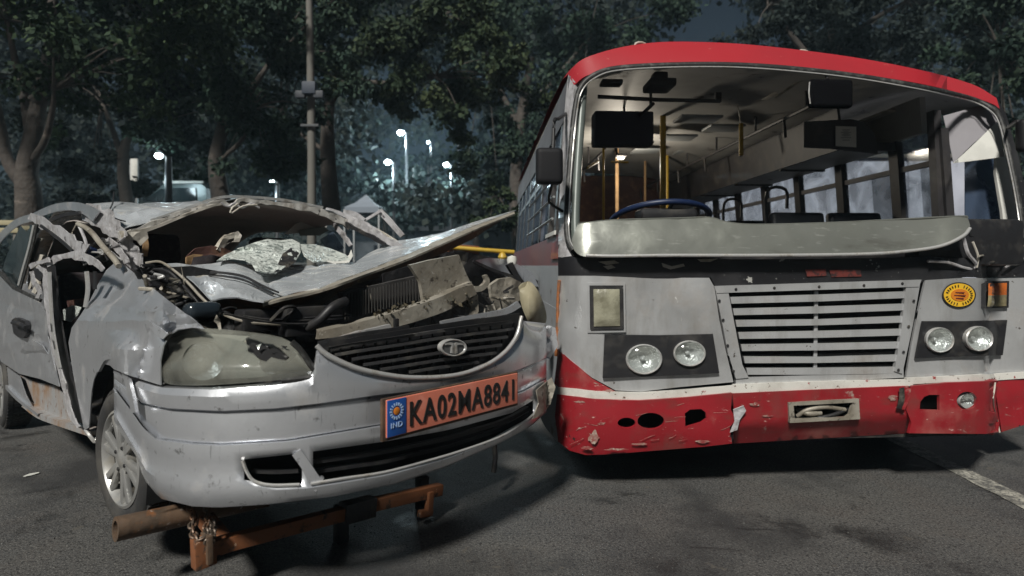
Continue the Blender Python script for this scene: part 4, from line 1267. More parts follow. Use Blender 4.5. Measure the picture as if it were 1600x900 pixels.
# ---- bent metal sheet in the windscreen opening
top_e = [(903, 350), (960, 344), (1060, 341), (1108, 340), (1135, 347), (1180, 351), (1300, 348), (1400, 343), (1500, 338), (1512, 340)]
bot_e = [(1516, 352), (1512, 362), (1496, 374), (1465, 386), (1420, 394), (1350, 398), (1200, 400), (1050, 400), (960, 401), (915, 401), (898, 392), (893, 375)]
def sheet_surf(x, y):
    t = (y - 340) / 60.0
    curl = 0.05 * math.exp(-((1512 - x) / 60.0) ** 2)
    return busf(x, y, 0.05 + 0.014 * math.sin(math.pi * min(1, max(0, t * 0.9 + 0.08))) + 0.03 * t + curl)
ds = patch('bent_dash_sheet', [tuple(p) for p in catmull(top_e, 3)] + [tuple(p) for p in catmull(bot_e, 3)], sheet_surf, M['alu'], BUS, cell=9, thick=0.006, crumple=(0.012, 2.4, 0.004, 9), seed=1)
tube('sheet_lip', [sheet_surf(x, y) + Vector((0, -0.006, 0)) for x, y in [(1514, 357), (1503, 369), (1470, 384), (1420, 392), (1350, 397), (1200, 399), (1050, 399), (960, 400), (915, 399)]], 0.009, M['chrome'], ds, 8, 5)
tube('sheet_rim', [sheet_surf(x, y) for x, y in top_e], 0.005, M['alu'], ds, 6, 5)

# ---- torn corner at the right of the windscreen
box('right_dash_block', bus(2.30, 0.30, 1.33), BAX, (0.62, 0.42, 0.26), M['black'], BUS, 0.03)
for pts, r_, mk in (([(1505, 372), (1512, 395), (1525, 412), (1520, 420)], 0.010, 'lavender'), ([(1450, 408), (1480, 410), (1505, 418), (1520, 421)], 0.008, 'lavender'), ([(1520, 378), (1528, 400), (1526, 418)], 0.006, 'cream'),
                    ([(1530, 400), (1560, 396), (1600, 384)], 0.006, 'dusty'), ([(1545, 412), (1580, 398), (1612, 392)], 0.008, 'dark'), ([(1550, 405), (1585, 408), (1615, 402)], 0.005, 'dusty'), ([(1570, 418), (1600, 404), (1615, 408)], 0.006, 'lavender')):
    tube('torn_strut', [busf(x, y, 0.03 - 0.02 * i) for i, (x, y) in enumerate(pts)], r_, M[mk], BUS, 6, 4)
patch('torn_flap', [(1512, 356), (1540, 364), (1530, 372), (1516, 368)], bf(0.0), M['dark'], BUS, cell=5, thick=0.004, crumple=(0.02, 12), smooth=False)
patch('paper_slip', [(1520, 357), (1553, 355), (1553, 370), (1536, 371)], bf(-0.10), M['card'], BUS, cell=8, thick=0.002)

# ---- inside the bus
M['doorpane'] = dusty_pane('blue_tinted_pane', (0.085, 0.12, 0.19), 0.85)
FLOOR = 0.72
def side_s(z, right=False):
    k = 0.073 * max(0.0, z - 1.22)
    return BWID - 0.02 - k if right else 0.02 + k
def wall_quad(name, l0, l1, z0, z1, mt, par, right, inset=0.0, th=0.02):
    s0, s1 = side_s(z0, right), side_s(z1, right)
    sg = -1 if right else 1
    pts = [bus(s0 + sg * inset, l0, z0), bus(s0 + sg * inset, l1, z0), bus(s1 + sg * inset, l1, z1), bus(s1 + sg * inset, l0, z1)]
    th_v = BAX[0] * (sg * th)
    vs = pts + [p + th_v for p in pts]
    return make(name, vs, [(0, 1, 2, 3), (7, 6, 5, 4), (0, 4, 5, 1), (1, 5, 6, 2), (2, 6, 7, 3), (3, 7, 4, 0)], mt, par, False)
LB = 5.3
fl_ = make('bus_floor', [bus(0.1, 0.3, FLOOR), bus(BWID - 0.1, 0.3, FLOOR), bus(BWID - 0.1, LB, FLOOR), bus(0.1, LB, FLOOR), bus(0.1, 0.3, FLOOR - 0.06), bus(BWID - 0.1, 0.3, FLOOR - 0.06), bus(BWID - 0.1, LB, FLOOR - 0.06), bus(0.1, LB, FLOOR - 0.06)],
           [(0, 1, 2, 3), (7, 6, 5, 4), (0, 4, 5, 1), (1, 5, 6, 2), (2, 6, 7, 3), (3, 7, 4, 0)], M['busdark'], BUS, False)
make('rear_wall', [bus(0.1, LB, 0.3), bus(BWID - 0.1, LB, 0.3), bus(BWID - 0.15, LB, 2.5), bus(0.15, LB, 2.5), bus(0.1, LB + .04, 0.3), bus(BWID - 0.1, LB + .04, 0.3), bus(BWID - 0.15, LB + .04, 2.5), bus(0.15, LB + .04, 2.5)],
     [(0, 1, 2, 3), (7, 6, 5, 4), (0, 4, 5, 1), (1, 5, 6, 2), (2, 6, 7, 3), (3, 7, 4, 0)], M['maroon'], BUS, False)
# side walls, windows
ZS, ZM, ZT = 1.38, 1.86, 2.08
pil = [0.62, 1.02, 1.66, 2.30, 2.94, 3.58, 4.22, 4.86]
sidep = mat('bus_side_paint', (0.36, 0.38, 0.40), 0.7, 0.0, spec=0.2, layers=[dict(scale=2, lo=0.4, hi=0.7, color=(0.30, 0.32, 0.34)), dict(scale=7, lo=0.6, hi=0.72, color=(0.16, 0.13, 0.10))], bump=(4, 0.1, 0.02))
sideup = mat('bus_upper_side_paint', (0.16, 0.165, 0.18), 0.8, 0.0, spec=0.15, layers=[dict(scale=2, lo=0.4, hi=0.7, color=(0.11, 0.11, 0.12))])
redband = mat('dull_red_band', (0.17, 0.045, 0.05), 0.5, 0, [dict(scale=4, lo=0.4, hi=0.7, color=(0.12, 0.06, 0.065))])
for right in (False, True):
    l_0 = 0.55 if right else 0.22
    wall_quad('side_panel', l_0, LB, 0.30, 0.95, sidep, BUS, right)
    wall_quad('side_panel', l_0, LB, 0.95, 1.20, sidep, BUS, right, 0.002)
    wall_quad('side_band', l_0, LB, 1.20, ZS, redband if not right else M['buswall'], BUS, right, 0.004)
    wall_quad('cant_rail', 0.72 if right else 0.42, LB, ZT, 2.32, M['ceiling'] if right else sideup, BUS, right, 0.03 if right else 0.004, 0.04)
    for i in range(len(pil)):
        wall_quad('window_pillar', pil[i] - 0.045, pil[i] + 0.045, ZS, ZT, M['busdark'], BUS, right, 0.008, 0.05)
        if i + 1 < len(pil):
            l0, l1 = pil[i] + 0.045, pil[i + 1] - 0.045
            wall_quad('window_rail', l0, l1, ZM, ZM + 0.035, M['buswall'] if right else M['busdark'], BUS, right, 0.010, 0.03)
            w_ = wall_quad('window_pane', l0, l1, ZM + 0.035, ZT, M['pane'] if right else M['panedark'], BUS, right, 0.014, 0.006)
            if right or i > 0:
                lm = l0 + (l1 - l0) * (0.45 if i == 1 else (0.5 if i == 0 else 1.0))
                if i in (0, 1):
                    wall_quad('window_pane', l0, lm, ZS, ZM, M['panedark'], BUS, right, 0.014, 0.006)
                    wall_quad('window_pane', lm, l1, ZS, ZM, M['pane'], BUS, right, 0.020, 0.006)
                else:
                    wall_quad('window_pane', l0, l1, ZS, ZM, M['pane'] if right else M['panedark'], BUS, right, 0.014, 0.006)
patch('door_pane', [(1508, 250), (1566, 246), (1578, 300), (1590, 372), (1508, 372)], bf(-0.28), M['doorpane'], BUS, cell=20, thick=0.006)
wall_quad('door_post', 0.60, 0.66, 0.9, 2.2, M['busdark'], BUS, True, 0.03, 0.05)
# left side window grilles (outside bars)
for i in range(4):
    z = ZS + 0.1 + 0.13 * i
    s_ = side_s(z) - 0.03
    tube('window_bar', [bus(s_, 0.45, z), bus(s_, 2.4, z)], 0.008, M['polepaint'], BUS, 6, 0)
wall_quad('light_strip', 0.45, 0.95, ZS + 0.005, ZS + 0.03, M['card'], BUS, False, -0.012, 0.01)
wall_quad('red_sign', 0.25, 0.6, 1.24, 1.34, M['busred'], BUS, False, -0.006, 0.004)
# luggage rack on the right, partition with a notice
for k in range(5):
    s_ = BWID - 0.12 - 0.085 * k
    tube('rack_rail', [bus(s_, 1.0, 2.06), bus(s_, 2.8, 2.06), bus(s_, LB - 0.1, 2.06)], 0.012, M['ceiling'], BUS, 6, 0)
make('rack_shelf', [bus(BWID - 0.50, 1.0, 2.03), bus(BWID - 0.12, 1.0, 2.03), bus(BWID - 0.12, LB - .1, 2.03), bus(BWID - 0.50, LB - .1, 2.03), bus(BWID - 0.50, 1.0, 2.04), bus(BWID - 0.12, 1.0, 2.04), bus(BWID - 0.12, LB - .1, 2.04), bus(BWID - 0.50, LB - .1, 2.04)],
     [(3, 2, 1, 0), (4, 5, 6, 7), (0, 1, 5, 4), (1, 2, 6, 5), (2, 3, 7, 6), (3, 0, 4, 7)], M['ceiling'], BUS, False)
for l in (1.0, 1.9, 2.8, 3.7, 4.6):
    box('rack_bracket', bus(BWID - 0.30, l, 2.045), BAX, (0.40, 0.025, 0.06), M['busdark'], BUS)
make('rack_side', [bus(BWID - 0.52, 1.0, 2.03), bus(BWID - 0.52, LB - .1, 2.03), bus(BWID - 0.56, LB - .1, 2.32), bus(BWID - 0.56, 1.0, 2.32), bus(BWID - 0.50, 1.0, 2.03), bus(BWID - 0.50, LB - .1, 2.03), bus(BWID - 0.54, LB - .1, 2.32), bus(BWID - 0.54, 1.0, 2.32)],
     [(3, 2, 1, 0), (4, 5, 6, 7), (0, 1, 5, 4), (1, 2, 6, 5), (2, 3, 7, 6), (3, 0, 4, 7)], M['busdark'], BUS, False)
yp = 4.0
pt = patch('partition', [(1256, 190), (1330, 186), (1350, 190), (1366, 208), (1372, 240), (1300, 232), (1256, 230)], lambda x, y: P(x, y, yp), M['busdark'], BUS, cell=14, thick=0.02)
nt = patch('notice', [(1306, 197), (1338, 198), (1338, 230), (1306, 228)], lambda x, y: P(x, y, yp - 0.02), M['card'], BUS, cell=14, thick=0.004)
mk_ = [box_geo(P(1322, y_, yp - 0.024), (XA, YA, ZA), (w_, 0.002, 0.008)) for y_, w_ in ((203, .05), (207, .07), (211, .06), (215, .07), (219, .05))]
mk_ += [box_geo(P(1322, 209, yp - 0.0235), (XA, YA, ZA), (0.035, 0.002, 0.035))]
vs, fs = merge(mk_)
make('notice_print', vs, fs, mat('faint_print', (0.36, 0.36, 0.35), 0.8), nt, False)
# seats
def bus_seat(s, l):
    h_ = hub('seat', BUS, bus(s, l, FLOOR))
    vs, fs = box_geo(bus(s, l + 0.18, FLOOR + 0.38), BAX, (0.84, 0.42, 0.10), 0.03, 3)
    make('cushion', vs, fs, M['busseat'], h_)
    ax2 = (BAX[0], (BAX[1] * 0.98 + ZA * -0.15).normalized(), (ZA * 0.98 + BAX[1] * 0.15).normalized())
    for d_ in (-0.215, 0.215):
        vs, fs = box_geo(bus(s + d_, l + 0.36, FLOOR + 0.62), ax2, (0.40, 0.07, 0.50), 0.035, 3)
        make('backrest', vs, fs, M['busseat'], h_)
    tube('grab_rail', [bus(s - 0.42, l + 0.42, FLOOR + 0.7), bus(s - 0.42, l + 0.42, FLOOR + 1.02), bus(s - 0.28, l + 0.42, FLOOR + 1.04), bus(s - 0.27, l + 0.42, FLOOR + 0.9)], 0.012, M['busdark'], h_, 6, 4)
    for d_ in (-0.36, 0.36):
        bar('leg', bus(s + d_, l + 0.2, FLOOR), bus(s + d_, l + 0.2, FLOOR + 0.38), 0.03, 0.03, M['busdark'], h_)
for l in (0.75, 1.5, 2.3, 3.1, 3.9):
    bus_seat(2.10, l)
for l in (1.7, 2.5, 3.3, 4.1):
    bus_seat(0.60, l)
# poles, straps, ceiling fittings
def yellow_pole(px, Y, r_, z0=FLOOR, z1=2.62, mt='yellow'):
    x = (px - HX) / FPX * Y
    tube('grab_pole', [(x, Y, z0), (x, Y, z1)], r_, M[mt], BUS, 10, 0)
yellow_pole(1036, 5.0, 0.026)
yellow_pole(1042, 6.6, 0.022)
yellow_pole(964, 6.3, 0.020, mt='tan')
yellow_pole(1008, 7.0, 0.014, mt='tan')
yellow_pole(943, 5.4, 0.012)
yellow_pole(1158, 4.6, 0.017, 1.2 + 172 / 900 * 4.6, 1.2 + 222 / 900 * 4.6)
tube('hang_cord', [P(1158, 196, 4.6), P(1152, 160, 4.5), P(1143, 118, 4.3)], 0.004, M['cream'], BUS, 5, 3)
tube('grab_bar', [P(918, 262, 5.0), P(935, 252, 5.2)], 0.012, M['yellow'], BUS, 6, 0)
tube('grab_bar', [P(955, 253, 5.2), P(982, 253.5, 5.2)], 0.010, M['yellow'], BUS, 6, 0)
for s_ in (0.75, 1.85):
    tube('ceiling_rail', [bus(s_, 0.9, 2.30), bus(s_, 5.0, 2.30)], 0.014, M['busdark'], BUS, 6, 0)
    for l in (0.95, 1.7, 2.5, 3.3, 4.1, 4.9):
        tube('rail_hanger', [bus(s_, l, 2.30), bus(s_, l, 2.55)], 0.010, M['busdark'], BUS, 6, 0)
        tube('strap', [bus(s_, l + 0.3, 2.30), bus(s_ + 0.01, l + 0.3, 2.16)], 0.012, M['busdark'], BUS, 6, 0)
tube('ceiling_bar', [P(934, 151, 4.0), P(1030, 156, 4.0), P(1125, 158, 4.0)], 0.014, M['busdark'], BUS, 8, 0)
bar('bar_bracket', P(1122, 145, 4.0), P(1122, 160, 4.0), 0.04, 0.03, M['busdark'], BUS)
box('display_box', P(972, 203, 4.3), BAX, (0.44, 0.16, 0.25), mat('display_housing', (0.032, 0.029, 0.042), 0.7), BUS, 0.02)
box('roof_vent', P(1030, 134, 3.75), BAX, (0.17, 0.2, 0.05), M['busdark'], BUS, 0.015)
box('roof_vent', P(1030, 122, 3.70), BAX, (0.09, 0.1, 0.06), M['busdark'], BUS, 0.015)
box('speaker', P(955, 130, 3.8), BAX, (0.14, 0.1, 0.03), M['busdark'], BUS, 0.012)
for px, py, Y, w_ in ((1090, 186, 4.7, .34), (1060, 215, 5.4, .3), (1130, 200, 5.0, .3), (1010, 236, 6.2, .3), (1080, 238, 6.4, .36), (1150, 232, 6.0, .3), (1000, 225, 5.6, 0.22)):
    box('ceiling_plate', P(px, py, Y), BAX, (w_, 0.22, 0.02), M['polepaint'], BUS, 0.006)
mi = box('cabin_mirror', P(1297, 147, 3.35), (BAX[0], BAX[1], ZA), (0.255, 0.05, 0.165), mat('mirror_back', (0.006, 0.006, 0.007), 0.9, spec=0.0), BUS, 0.024, 4)
tube('mirror_stem', [P(1294, 128, 3.37), P(1290, 112, 3.45), P(1288, 104, 3.5)], 0.010, M['busdark'], mi, 6, 3)
tube('mirror_edge', [P(1265, 128, 3.33), P(1264, 145, 3.325), P(1266, 162, 3.33)], 0.004, M['chrome'], mi, 6, 3)
# lit cabin lamp
lc = P(970, 246, 5.8)
lm_ = box('cabin_lamp', lc + Vector((0, 0, 0.02)), BAX, (0.10, 0.10, 0.03), M['busdark'], BUS, 0.008)
vs, fs = lathe_geo([(0.04, 0.0), (0.03, -0.018), (0.001, -0.024)], 14, lc, ZA, XA, YA)
M['cabinglow'] = emis('cabin_lamp_glow', (1.0, 0.90, 0.66), 4.0)
make('lamp_glass', vs, fs, M['cabinglow'], lm_)
ld = bpy.data.lights.new('cabin_light', 'POINT')
ld.energy = 20
ld.color = (1.0, 0.90, 0.74)
ld.shadow_soft_size = 0.06
lo_ = bpy.data.objects.new('cabin_light', ld)
COL.objects.link(lo_)
lo_.parent = BUS
lo_.location = lc + Vector((0, -0.02, -0.10)) - BUS.location
# steering wheel and dash
sc_ = P(1030, 344, 3.62)
axw = (ZA * 0.955 + BAX[1] * 0.28).normalized()
sdw = BAX[0]
fdw = axw.cross(sdw).normalized()
ring = [sc_ + sdw * (0.30 * math.cos(t)) + fdw * (0.30 * math.sin(t)) for t in np.linspace(0, 2 * math.pi, 40, endpoint=False)]
sw = tube('steering_wheel', ring, 0.018, M['blueplastic'], BUS, 10, 0, True)
for a_ in (0.5, 2.6, 4.7):
    tube('spoke', [sc_ + sdw * (0.29 * math.cos(a_)) + fdw * (0.29 * math.sin(a_)), sc_ - axw * 0.03], 0.012, M['black'], sw, 6, 0)
vs, fs = lathe_geo([(0.001, 0.01), (0.05, 0.0), (0.06, -0.04), (0.03, -0.10), (0.03, -0.5), (0.001, -0.5)], 16, sc_, axw, sdw, fdw)
make('column', vs, fs, M['black'], sw)
box('dashboard', bus(1.15, 0.42, 1.16), BAX, (2.2, 0.45, 0.42), M['black'], BUS, 0.05, 3)
box('instrument_cowl', P(1040, 336, 3.42), BAX, (0.34, 0.16, 0.07), M['black'], BUS, 0.03, 3)
box('driver_seat', bus(0.95, 1.25, 1.12), BAX, (0.5, 0.12, 0.62), M['busseat'], BUS, 0.05, 3)
# sun board hanging on the right
patch('sun_board', [(1474, 181), (1520, 168), (1556, 160), (1563, 188), (1520, 225), (1490, 254), (1484, 225)], lambda x, y: busf(x, y, -0.10), M['cardgrey'], BUS, cell=10, thick=0.004, crumple=(0.008, 4))
patch('sun_board', [(1490, 255), (1525, 222), (1562, 186), (1569, 245), (1530, 250)], lambda x, y: busf(x, y, -0.07 + (y - 220) * 0.0006), M['card'], BUS, cell=10, thick=0.004, crumple=(0.006, 4))
for x_, y_, w_ in ((1232, 134, 0.25), (1385, 170, 0.2)):
    box('ceiling_plate', P(x_, y_ + 12, 4.2), BAX, (w_, 0.3, 0.015), M['cream'], BUS, 0.004)
tube('ceiling_rod', [P(1212, 152, 4.0), P(1262, 118, 3.75)], 0.010, M['cream'], BUS, 6, 0)

# ---- mirrors outside
M['mirrorback'] = mat('mirror_shell', (0.012, 0.012, 0.014), 0.6, spec=0.2)
mh = box('side_mirror', P(858, 260, 3.0), (BAX[0], BAX[1], ZA), (0.142, 0.07, 0.19), M['mirrorback'], BUS, 0.03, 4)
tube('mirror_arm', [busf(884, 178, 0.02), P(872, 186, 3.12), P(866, 190, 3.06), P(864, 233, 3.02)], 0.010, M['black'], mh, 8, 3)
tube('mirror_arm', [P(862, 290, 3.02), P(858, 315, 3.1), busf(879, 330, 0.02)], 0.008, M['black'], mh, 8, 3)
mh2 = box('side_mirror', P(1604, 212, 3.2), (BAX[0], BAX[1], ZA), (0.10, 0.06, 0.18), M['mirrorback'], BUS, 0.03, 4)
tube('mirror_arm', [busf(1575, 200, 0.02), P(1588, 190, 3.25), P(1600, 192, 3.2)], 0.010, M['black'], mh2, 8, 3)
# ---- underside: chassis, wheels (in shade)
for s_ in (0.5, 2.16):
    bar('chassis_rail', bus(s_, 0.3, 0.45), bus(s_, LB, 0.45), 0.1, 0.18, M['dark'], BUS)
for s_ in (0.24, 2.42):
    for l in (1.15, 4.1):
        h_ = hub('wheel', BUS, bus(s_, l, 0.40))
        vs, fs = lathe_geo([(0.20, -0.13), (0.36, -0.13), (0.40, -0.10), (0.40, 0.10), (0.36, 0.13), (0.20, 0.13), (0.20, -0.13)], 28, bus(s_, l, 0.40), BAX[0], BAX[1], ZA)
        make('tyre', vs, fs, M['rubber'], h_)
        vs, fs = lathe_geo([(0.001, -0.05), (0.08, -0.06), (0.12, -0.02), (0.2, -0.08), (0.2, 0.08), (0.12, 0.02), (0.001, 0.02)], 20, bus(s_, l, 0.40), BAX[0], BAX[1], ZA)
        make('rim', vs, fs, M['dusty'], h_)
patch('corner_skirt', [(872, 615), (870, 690), (852, 668), (838, 640), (846, 615)], lambda x, y: P(x, y, 3.25 + (872 - x) * 0.012), sidep, BUS, cell=8, thick=0.01)

make('added_light_stop', [bus(0.12, 0.02, 0.30), bus(2.30, 0.06, 0.30), bus(2.40, 2.6, 0.30), bus(0.12, 2.6, 0.30), bus(0.12, 0.02, 0.27), bus(2.30, 0.06, 0.27), bus(2.40, 2.6, 0.27), bus(0.12, 2.6, 0.27)],  # added unseen sheet, stops light leaking onto the road under the bus
     [(0, 1, 2, 3), (7, 6, 5, 4), (0, 4, 5, 1), (1, 5, 6, 2), (2, 6, 7, 3), (3, 7, 4, 0)], M['dark'], BUS, False)
# scuffs where paint is rubbed through
M['scuff'] = mat('rubbed_through_paint', (0.30, 0.20, 0.165), 0.7, 0, [dict(scale=25, lo=0.42, hi=0.62, color=(0.22, 0.03, 0.03)), dict(scale=60, lo=0.55, hi=0.65, color=(0.42, 0.37, 0.31))])
def jag(cx, cy, rx, ry, seed, n=18):
    r_ = random.Random(seed)
    return [(cx + rx * math.cos(2 * math.pi * i / n) * r_.uniform(0.45, 1.15), cy + ry * math.sin(2 * math.pi * i / n) * r_.uniform(0.45, 1.15)) for i in range(n)]
for k, (cx, cy, rx, ry) in enumerate([(928, 684, 9, 12), (918, 700, 10, 4), (962, 702, 18, 2.2), (1000, 694, 16, 2), (940, 662, 7, 3), (905, 628, 10, 2), (1098, 690, 12, 3), (1180, 632, 9, 4), (1395, 622, 11, 5), (1200, 650, 12, 2)]):
    patch('paint_scuff', jag(cx, cy, rx, ry, k), bf(0.0475 if cy < 668 else 0.043), M['scuff'], BUS, cell=4, thick=0.0008)
for k in range(14):
    r_ = random.Random(900 + k)
    x, y = r_.uniform(890, 1130), r_.uniform(630, 695)
    l_, a_ = r_.uniform(8, 26), r_.uniform(-0.5, 0.2)
    tube('scratch', [busf(x, y, 0.047), busf(x + l_ * 0.5, y + l_ * a_ * 0.5 + r_.uniform(-1, 1), 0.047), busf(x + l_, y + l_ * a_, 0.046)], 0.0011, M['scuff'], BUS, 4, 3)

M['rustorange'] = mat('faded_orange_strip', (0.36, 0.13, 0.045), 0.6, 0, [dict(scale=20, lo=0.45, hi=0.6, color=(0.16, 0.10, 0.07))])
ribbon_o = [busf(874, 438, 0.012), busf(872, 470, 0.012), busf(871, 510, 0.012), busf(869, 556, 0.012)]
tube('corner_reflector', ribbon_o, 0.010, M['rustorange'], BUS, 6, 4)

# ================================================================== THE WRECKED CAR
CAR = thing('wrecked_car', 'crushed silver hatchback with torn roof and buckled bonnet', 'car', car(0, 1.9, 0))
def nz_(off):
    return lambda x, y: nose(x, y, off)
def fa(a): return lambda x, y: CA(x, y, a)
def fb(b): return lambda x, y: CB(x, y, b)

def ribbon(name, line, w, surf, mt, par, cell=6, thick=0.004, crumple=None, smooth=True, seed=0.0):
    c = [np.array(p, float) for p in catmull(line, 4)]
    n = len(c)
    ww = np.interp(np.linspace(0, 1, n), np.linspace(0, 1, len(w)), w) if isinstance(w, (list, tuple)) else [w] * n
    L_, R_ = [], []
    jr = random.Random(int(line[0][0] * 7 + line[-1][1]))
    for i in range(n):
        d_ = c[min(i + 1, n - 1)] - c[max(i - 1, 0)]
        d_ = d_ / (np.linalg.norm(d_) + 1e-9)
        nn = np.array([-d_[1], d_[0]]) * ww[i] / 2
        j1, j2 = (jr.uniform(0.55, 1.25), jr.uniform(0.55, 1.25)) if not smooth else (1, 1)
        L_.append(tuple(c[i] + nn * j1)); R_.append(tuple(c[i] - nn * j2))
    return patch(name, L_ + R_[::-1], surf, mt, par, cell=cell, thick=thick, crumple=crumple, smooth=smooth, seed=seed)

# ---- front bumper
def pl(pts):
    a = np.array(pts, float)
    return lambda x: float(np.interp(x, a[:, 0], a[:, 1]))
T_ = pl([(178, 578), (200, 587), (250, 602), (330, 605), (420, 599), (470, 592), (488, 584), (494, 548), (500, 545), (530, 563), (580, 581), (640, 590), (700, 588), (750, 576), (790, 551), (812, 522), (818, 500), (828, 512), (842, 516), (855, 506), (868, 508), (880, 530)])
G1 = pl([(178, 592), (205, 612), (222, 631), (265, 640), (345, 644), (430, 640), (500, 632), (590, 619), (700, 607), (809, 580), (870, 553), (880, 550)])
G2 = pl([(178, 604), (205, 640), (225, 668), (245, 685), (300, 692), (345, 694), (450, 688), (595, 664), (700, 645), (815, 612), (855, 590), (880, 580)])
L1 = pl([(178, 625), (210, 680), (230, 702), (300, 722), (380, 718), (470, 708), (600, 690), (700, 672), (800, 645), (842, 620), (868, 600), (880, 596)])
L2 = pl([(178, 640), (212, 700), (230, 730), (300, 752), (385, 750), (430, 757), (480, 756), (520, 749), (600, 737), (700, 711), (780, 682), (830, 652), (848, 626), (868, 612), (880, 604)])
BT = pl([(178, 660), (214, 715), (224, 748), (250, 779), (300, 791), (340, 793), (420, 788), (520, 776), (620, 756), (700, 729), (780, 693), (830, 666), (858, 640), (870, 622), (880, 612)])
cols = [178, 184, 190, 196, 202, 208, 214, 221, 228, 236, 244, 253, 263, 274, 287, 300, 315, 330, 347, 364, 381, 398, 415, 432, 448, 462, 472, 482, 489, 494, 500, 512, 524, 538, 552, 568, 584, 600, 618, 636, 654, 672, 690, 708, 726, 744, 760, 775, 788, 800, 810, 818, 826, 834, 842, 849, 855, 860, 864, 867, 870]
cols = [c for c in cols if c < NPX[-1] - 0.5] + [float(NPX[-1]) - 0.3]
rowdef = [(lambda x: T_(x), -0.02), (lambda x: T_(x) + 0.10 * (G1(x) - T_(x)), 0.0), (lambda x: T_(x) + 0.4 * (G1(x) - T_(x)), 0.012), (lambda x: T_(x) + 0.75 * (G1(x) - T_(x)), 0.010), (lambda x: G1(x) - 2.0, 0.008),
          (lambda x: G1(x), -0.012), (lambda x: G1(x) + 2.5, -0.006), (lambda x: 0.5 * (G1(x) + G2(x)), -0.002), (lambda x: G2(x) - 2, -0.006), (lambda x: G2(x), -0.014), (lambda x: G2(x) + 2.5, 0.008), (lambda x: 0.5 * (G2(x) + L1(x)), 0.010),
          (lambda x: L1(x), 0.008), (lambda x: 0.5 * (L1(x) + L2(x)), 0.006), (lambda x: L2(x), 0.010), (lambda x: L2(x) + 0.3 * (BT(x) - L2(x)), 0.016), (lambda x: L2(x) + 0.75 * (BT(x) - L2(x)), 0.008), (lambda x: BT(x), -0.01), (lambda x: BT(x) - 3, -0.10)]
vs, nr, nc = [], len(rowdef), len(cols)
for f_, off in rowdef:
    for x in cols:
        p = nose(x, f_(x), off)
        p += Vector((0, 0, 1)) * 0.0
        p = p + (Vector((0, 0, CAM_H)) - p).normalized() * 0.004 * mnoise.noise(p * 4.0)
        vs.append(p)
fs = []
I1, I2 = 12, 14
def op(x0, x1):        # open cells of the air intakes
    x = 0.5 * (x0 + x1)
    return 383 < x < 470 or 489 < x < 838
for i in range(nr - 1):
    for j in range(nc - 1):
        if I1 <= i < I2 and op(cols[j], cols[j + 1]): continue
        fs.append((i * nc + j, (i + 1) * nc + j, (i + 1) * nc + j + 1, i * nc + j + 1))
# wrap the far end round the corner
for k, (a_, b_) in enumerate(((0.89, 0.62), (0.87, 0.95))):
    for i in range(nr):
        zz = vs[i * nc + nc - 1].z
        vs.append(car(a_, b_, zz))
base_ = nr * nc
for i in range(nr - 1):
    fs.append((i * nc + nc - 1, (i + 1) * nc + nc - 1, base_ + i + 1, base_ + i))
    fs.append((base_ + i, base_ + i + 1, base_ + nr + i + 1, base_ + nr + i))
bumper = make('bumper', vs, fs, M['silver'], CAR, True, 32)
sol = bumper.modifiers.new('thickness', 'SOLIDIFY')
sol.thickness = 0.006
sol.offset = -1
# intake hollow, slats, trim
patch('intake_hollow', [(370, 712), (480, 700), (700, 664), (850, 610), (850, 640), (700, 722), (520, 760), (380, 765)], nz_(-0.12), M['hollow_shade'], bumper, cell=25, thick=0.01)
for k, t_ in enumerate((0.36, 0.68)):
    ribbon('intake_slat', [(x, L1(x) + t_ * (L2(x) - L1(x))) for x in range(492, 836, 24)], 5.5, nz_(-0.025 - 0.012 * k), M['black'], bumper, 8, 0.02)
ribbon('intake_slat', [(x, L1(x) + 0.6 * (L2(x) - L1(x))) for x in (392, 415, 440, 466)], 4, nz_(-0.03), M['black'], bumper, 6, 0.02)
tube('intake_trim', [nose(x, L2(x) + 1, 0.014) for x in (486, 505, 540, 600, 660, 720, 780, 815, 835, 846)], 0.0055, M['chrome'], bumper, 6, 4)
tube('intake_trim', [nose(x, y, 0.014) for x, y in ((379, 720), (386, 738), (398, 752), (425, 758), (468, 757))], 0.0055, M['chrome'], bumper, 6, 4)
ribbon('intake_strut', [(463, 707), (478, 728), (492, 752), (500, 758)], [16, 16, 20, 26], nz_(0.012), M['silver'], bumper, 6, 0.02)
patch('scrape', [(838, 610), (862, 590), (868, 605), (860, 632), (845, 650), (832, 655), (842, 630)], nz_(0.02), M['dusty'], bumper, cell=5, thick=0.004, crumple=(0.01, 14), smooth=False)

# ---- grille
GT = pl([(495, 538), (520, 533), (560, 526), (620, 517), (680, 507), (740, 499), (790, 493), (814, 489)])
GB = pl([(495, 542), (520, 557), (560, 572), (600, 581), (640, 586), (690, 586), (730, 578), (765, 564), (790, 545), (806, 522), (814, 492)])
xs = list(range(497, 813, 9)) + [812]
gr = patch('grille', [(x, GT(x)) for x in xs] + [(x, GB(x)) for x in xs[::-1]], nz_(-0.045), M['black'], CAR, cell=14, thick=0.01)
for k in range(1, 8):
    t_ = k / 8
    lim = [x for x in xs if GB(x) - GT(x) > 10]
    # bars run parallel to the top edge and stop at the curved rim
    pts = [(x, GT(x) + k * 11.4) for x in lim if GT(x) + k * 11.4 < GB(x) - 2]
    if len(pts) > 2:
        ribbon('grille_bar', pts, 4.2, nz_(-0.016), M['grillebar'] if 'grillebar' in M else M['black'], gr, 8, 0.018)
ribs = []
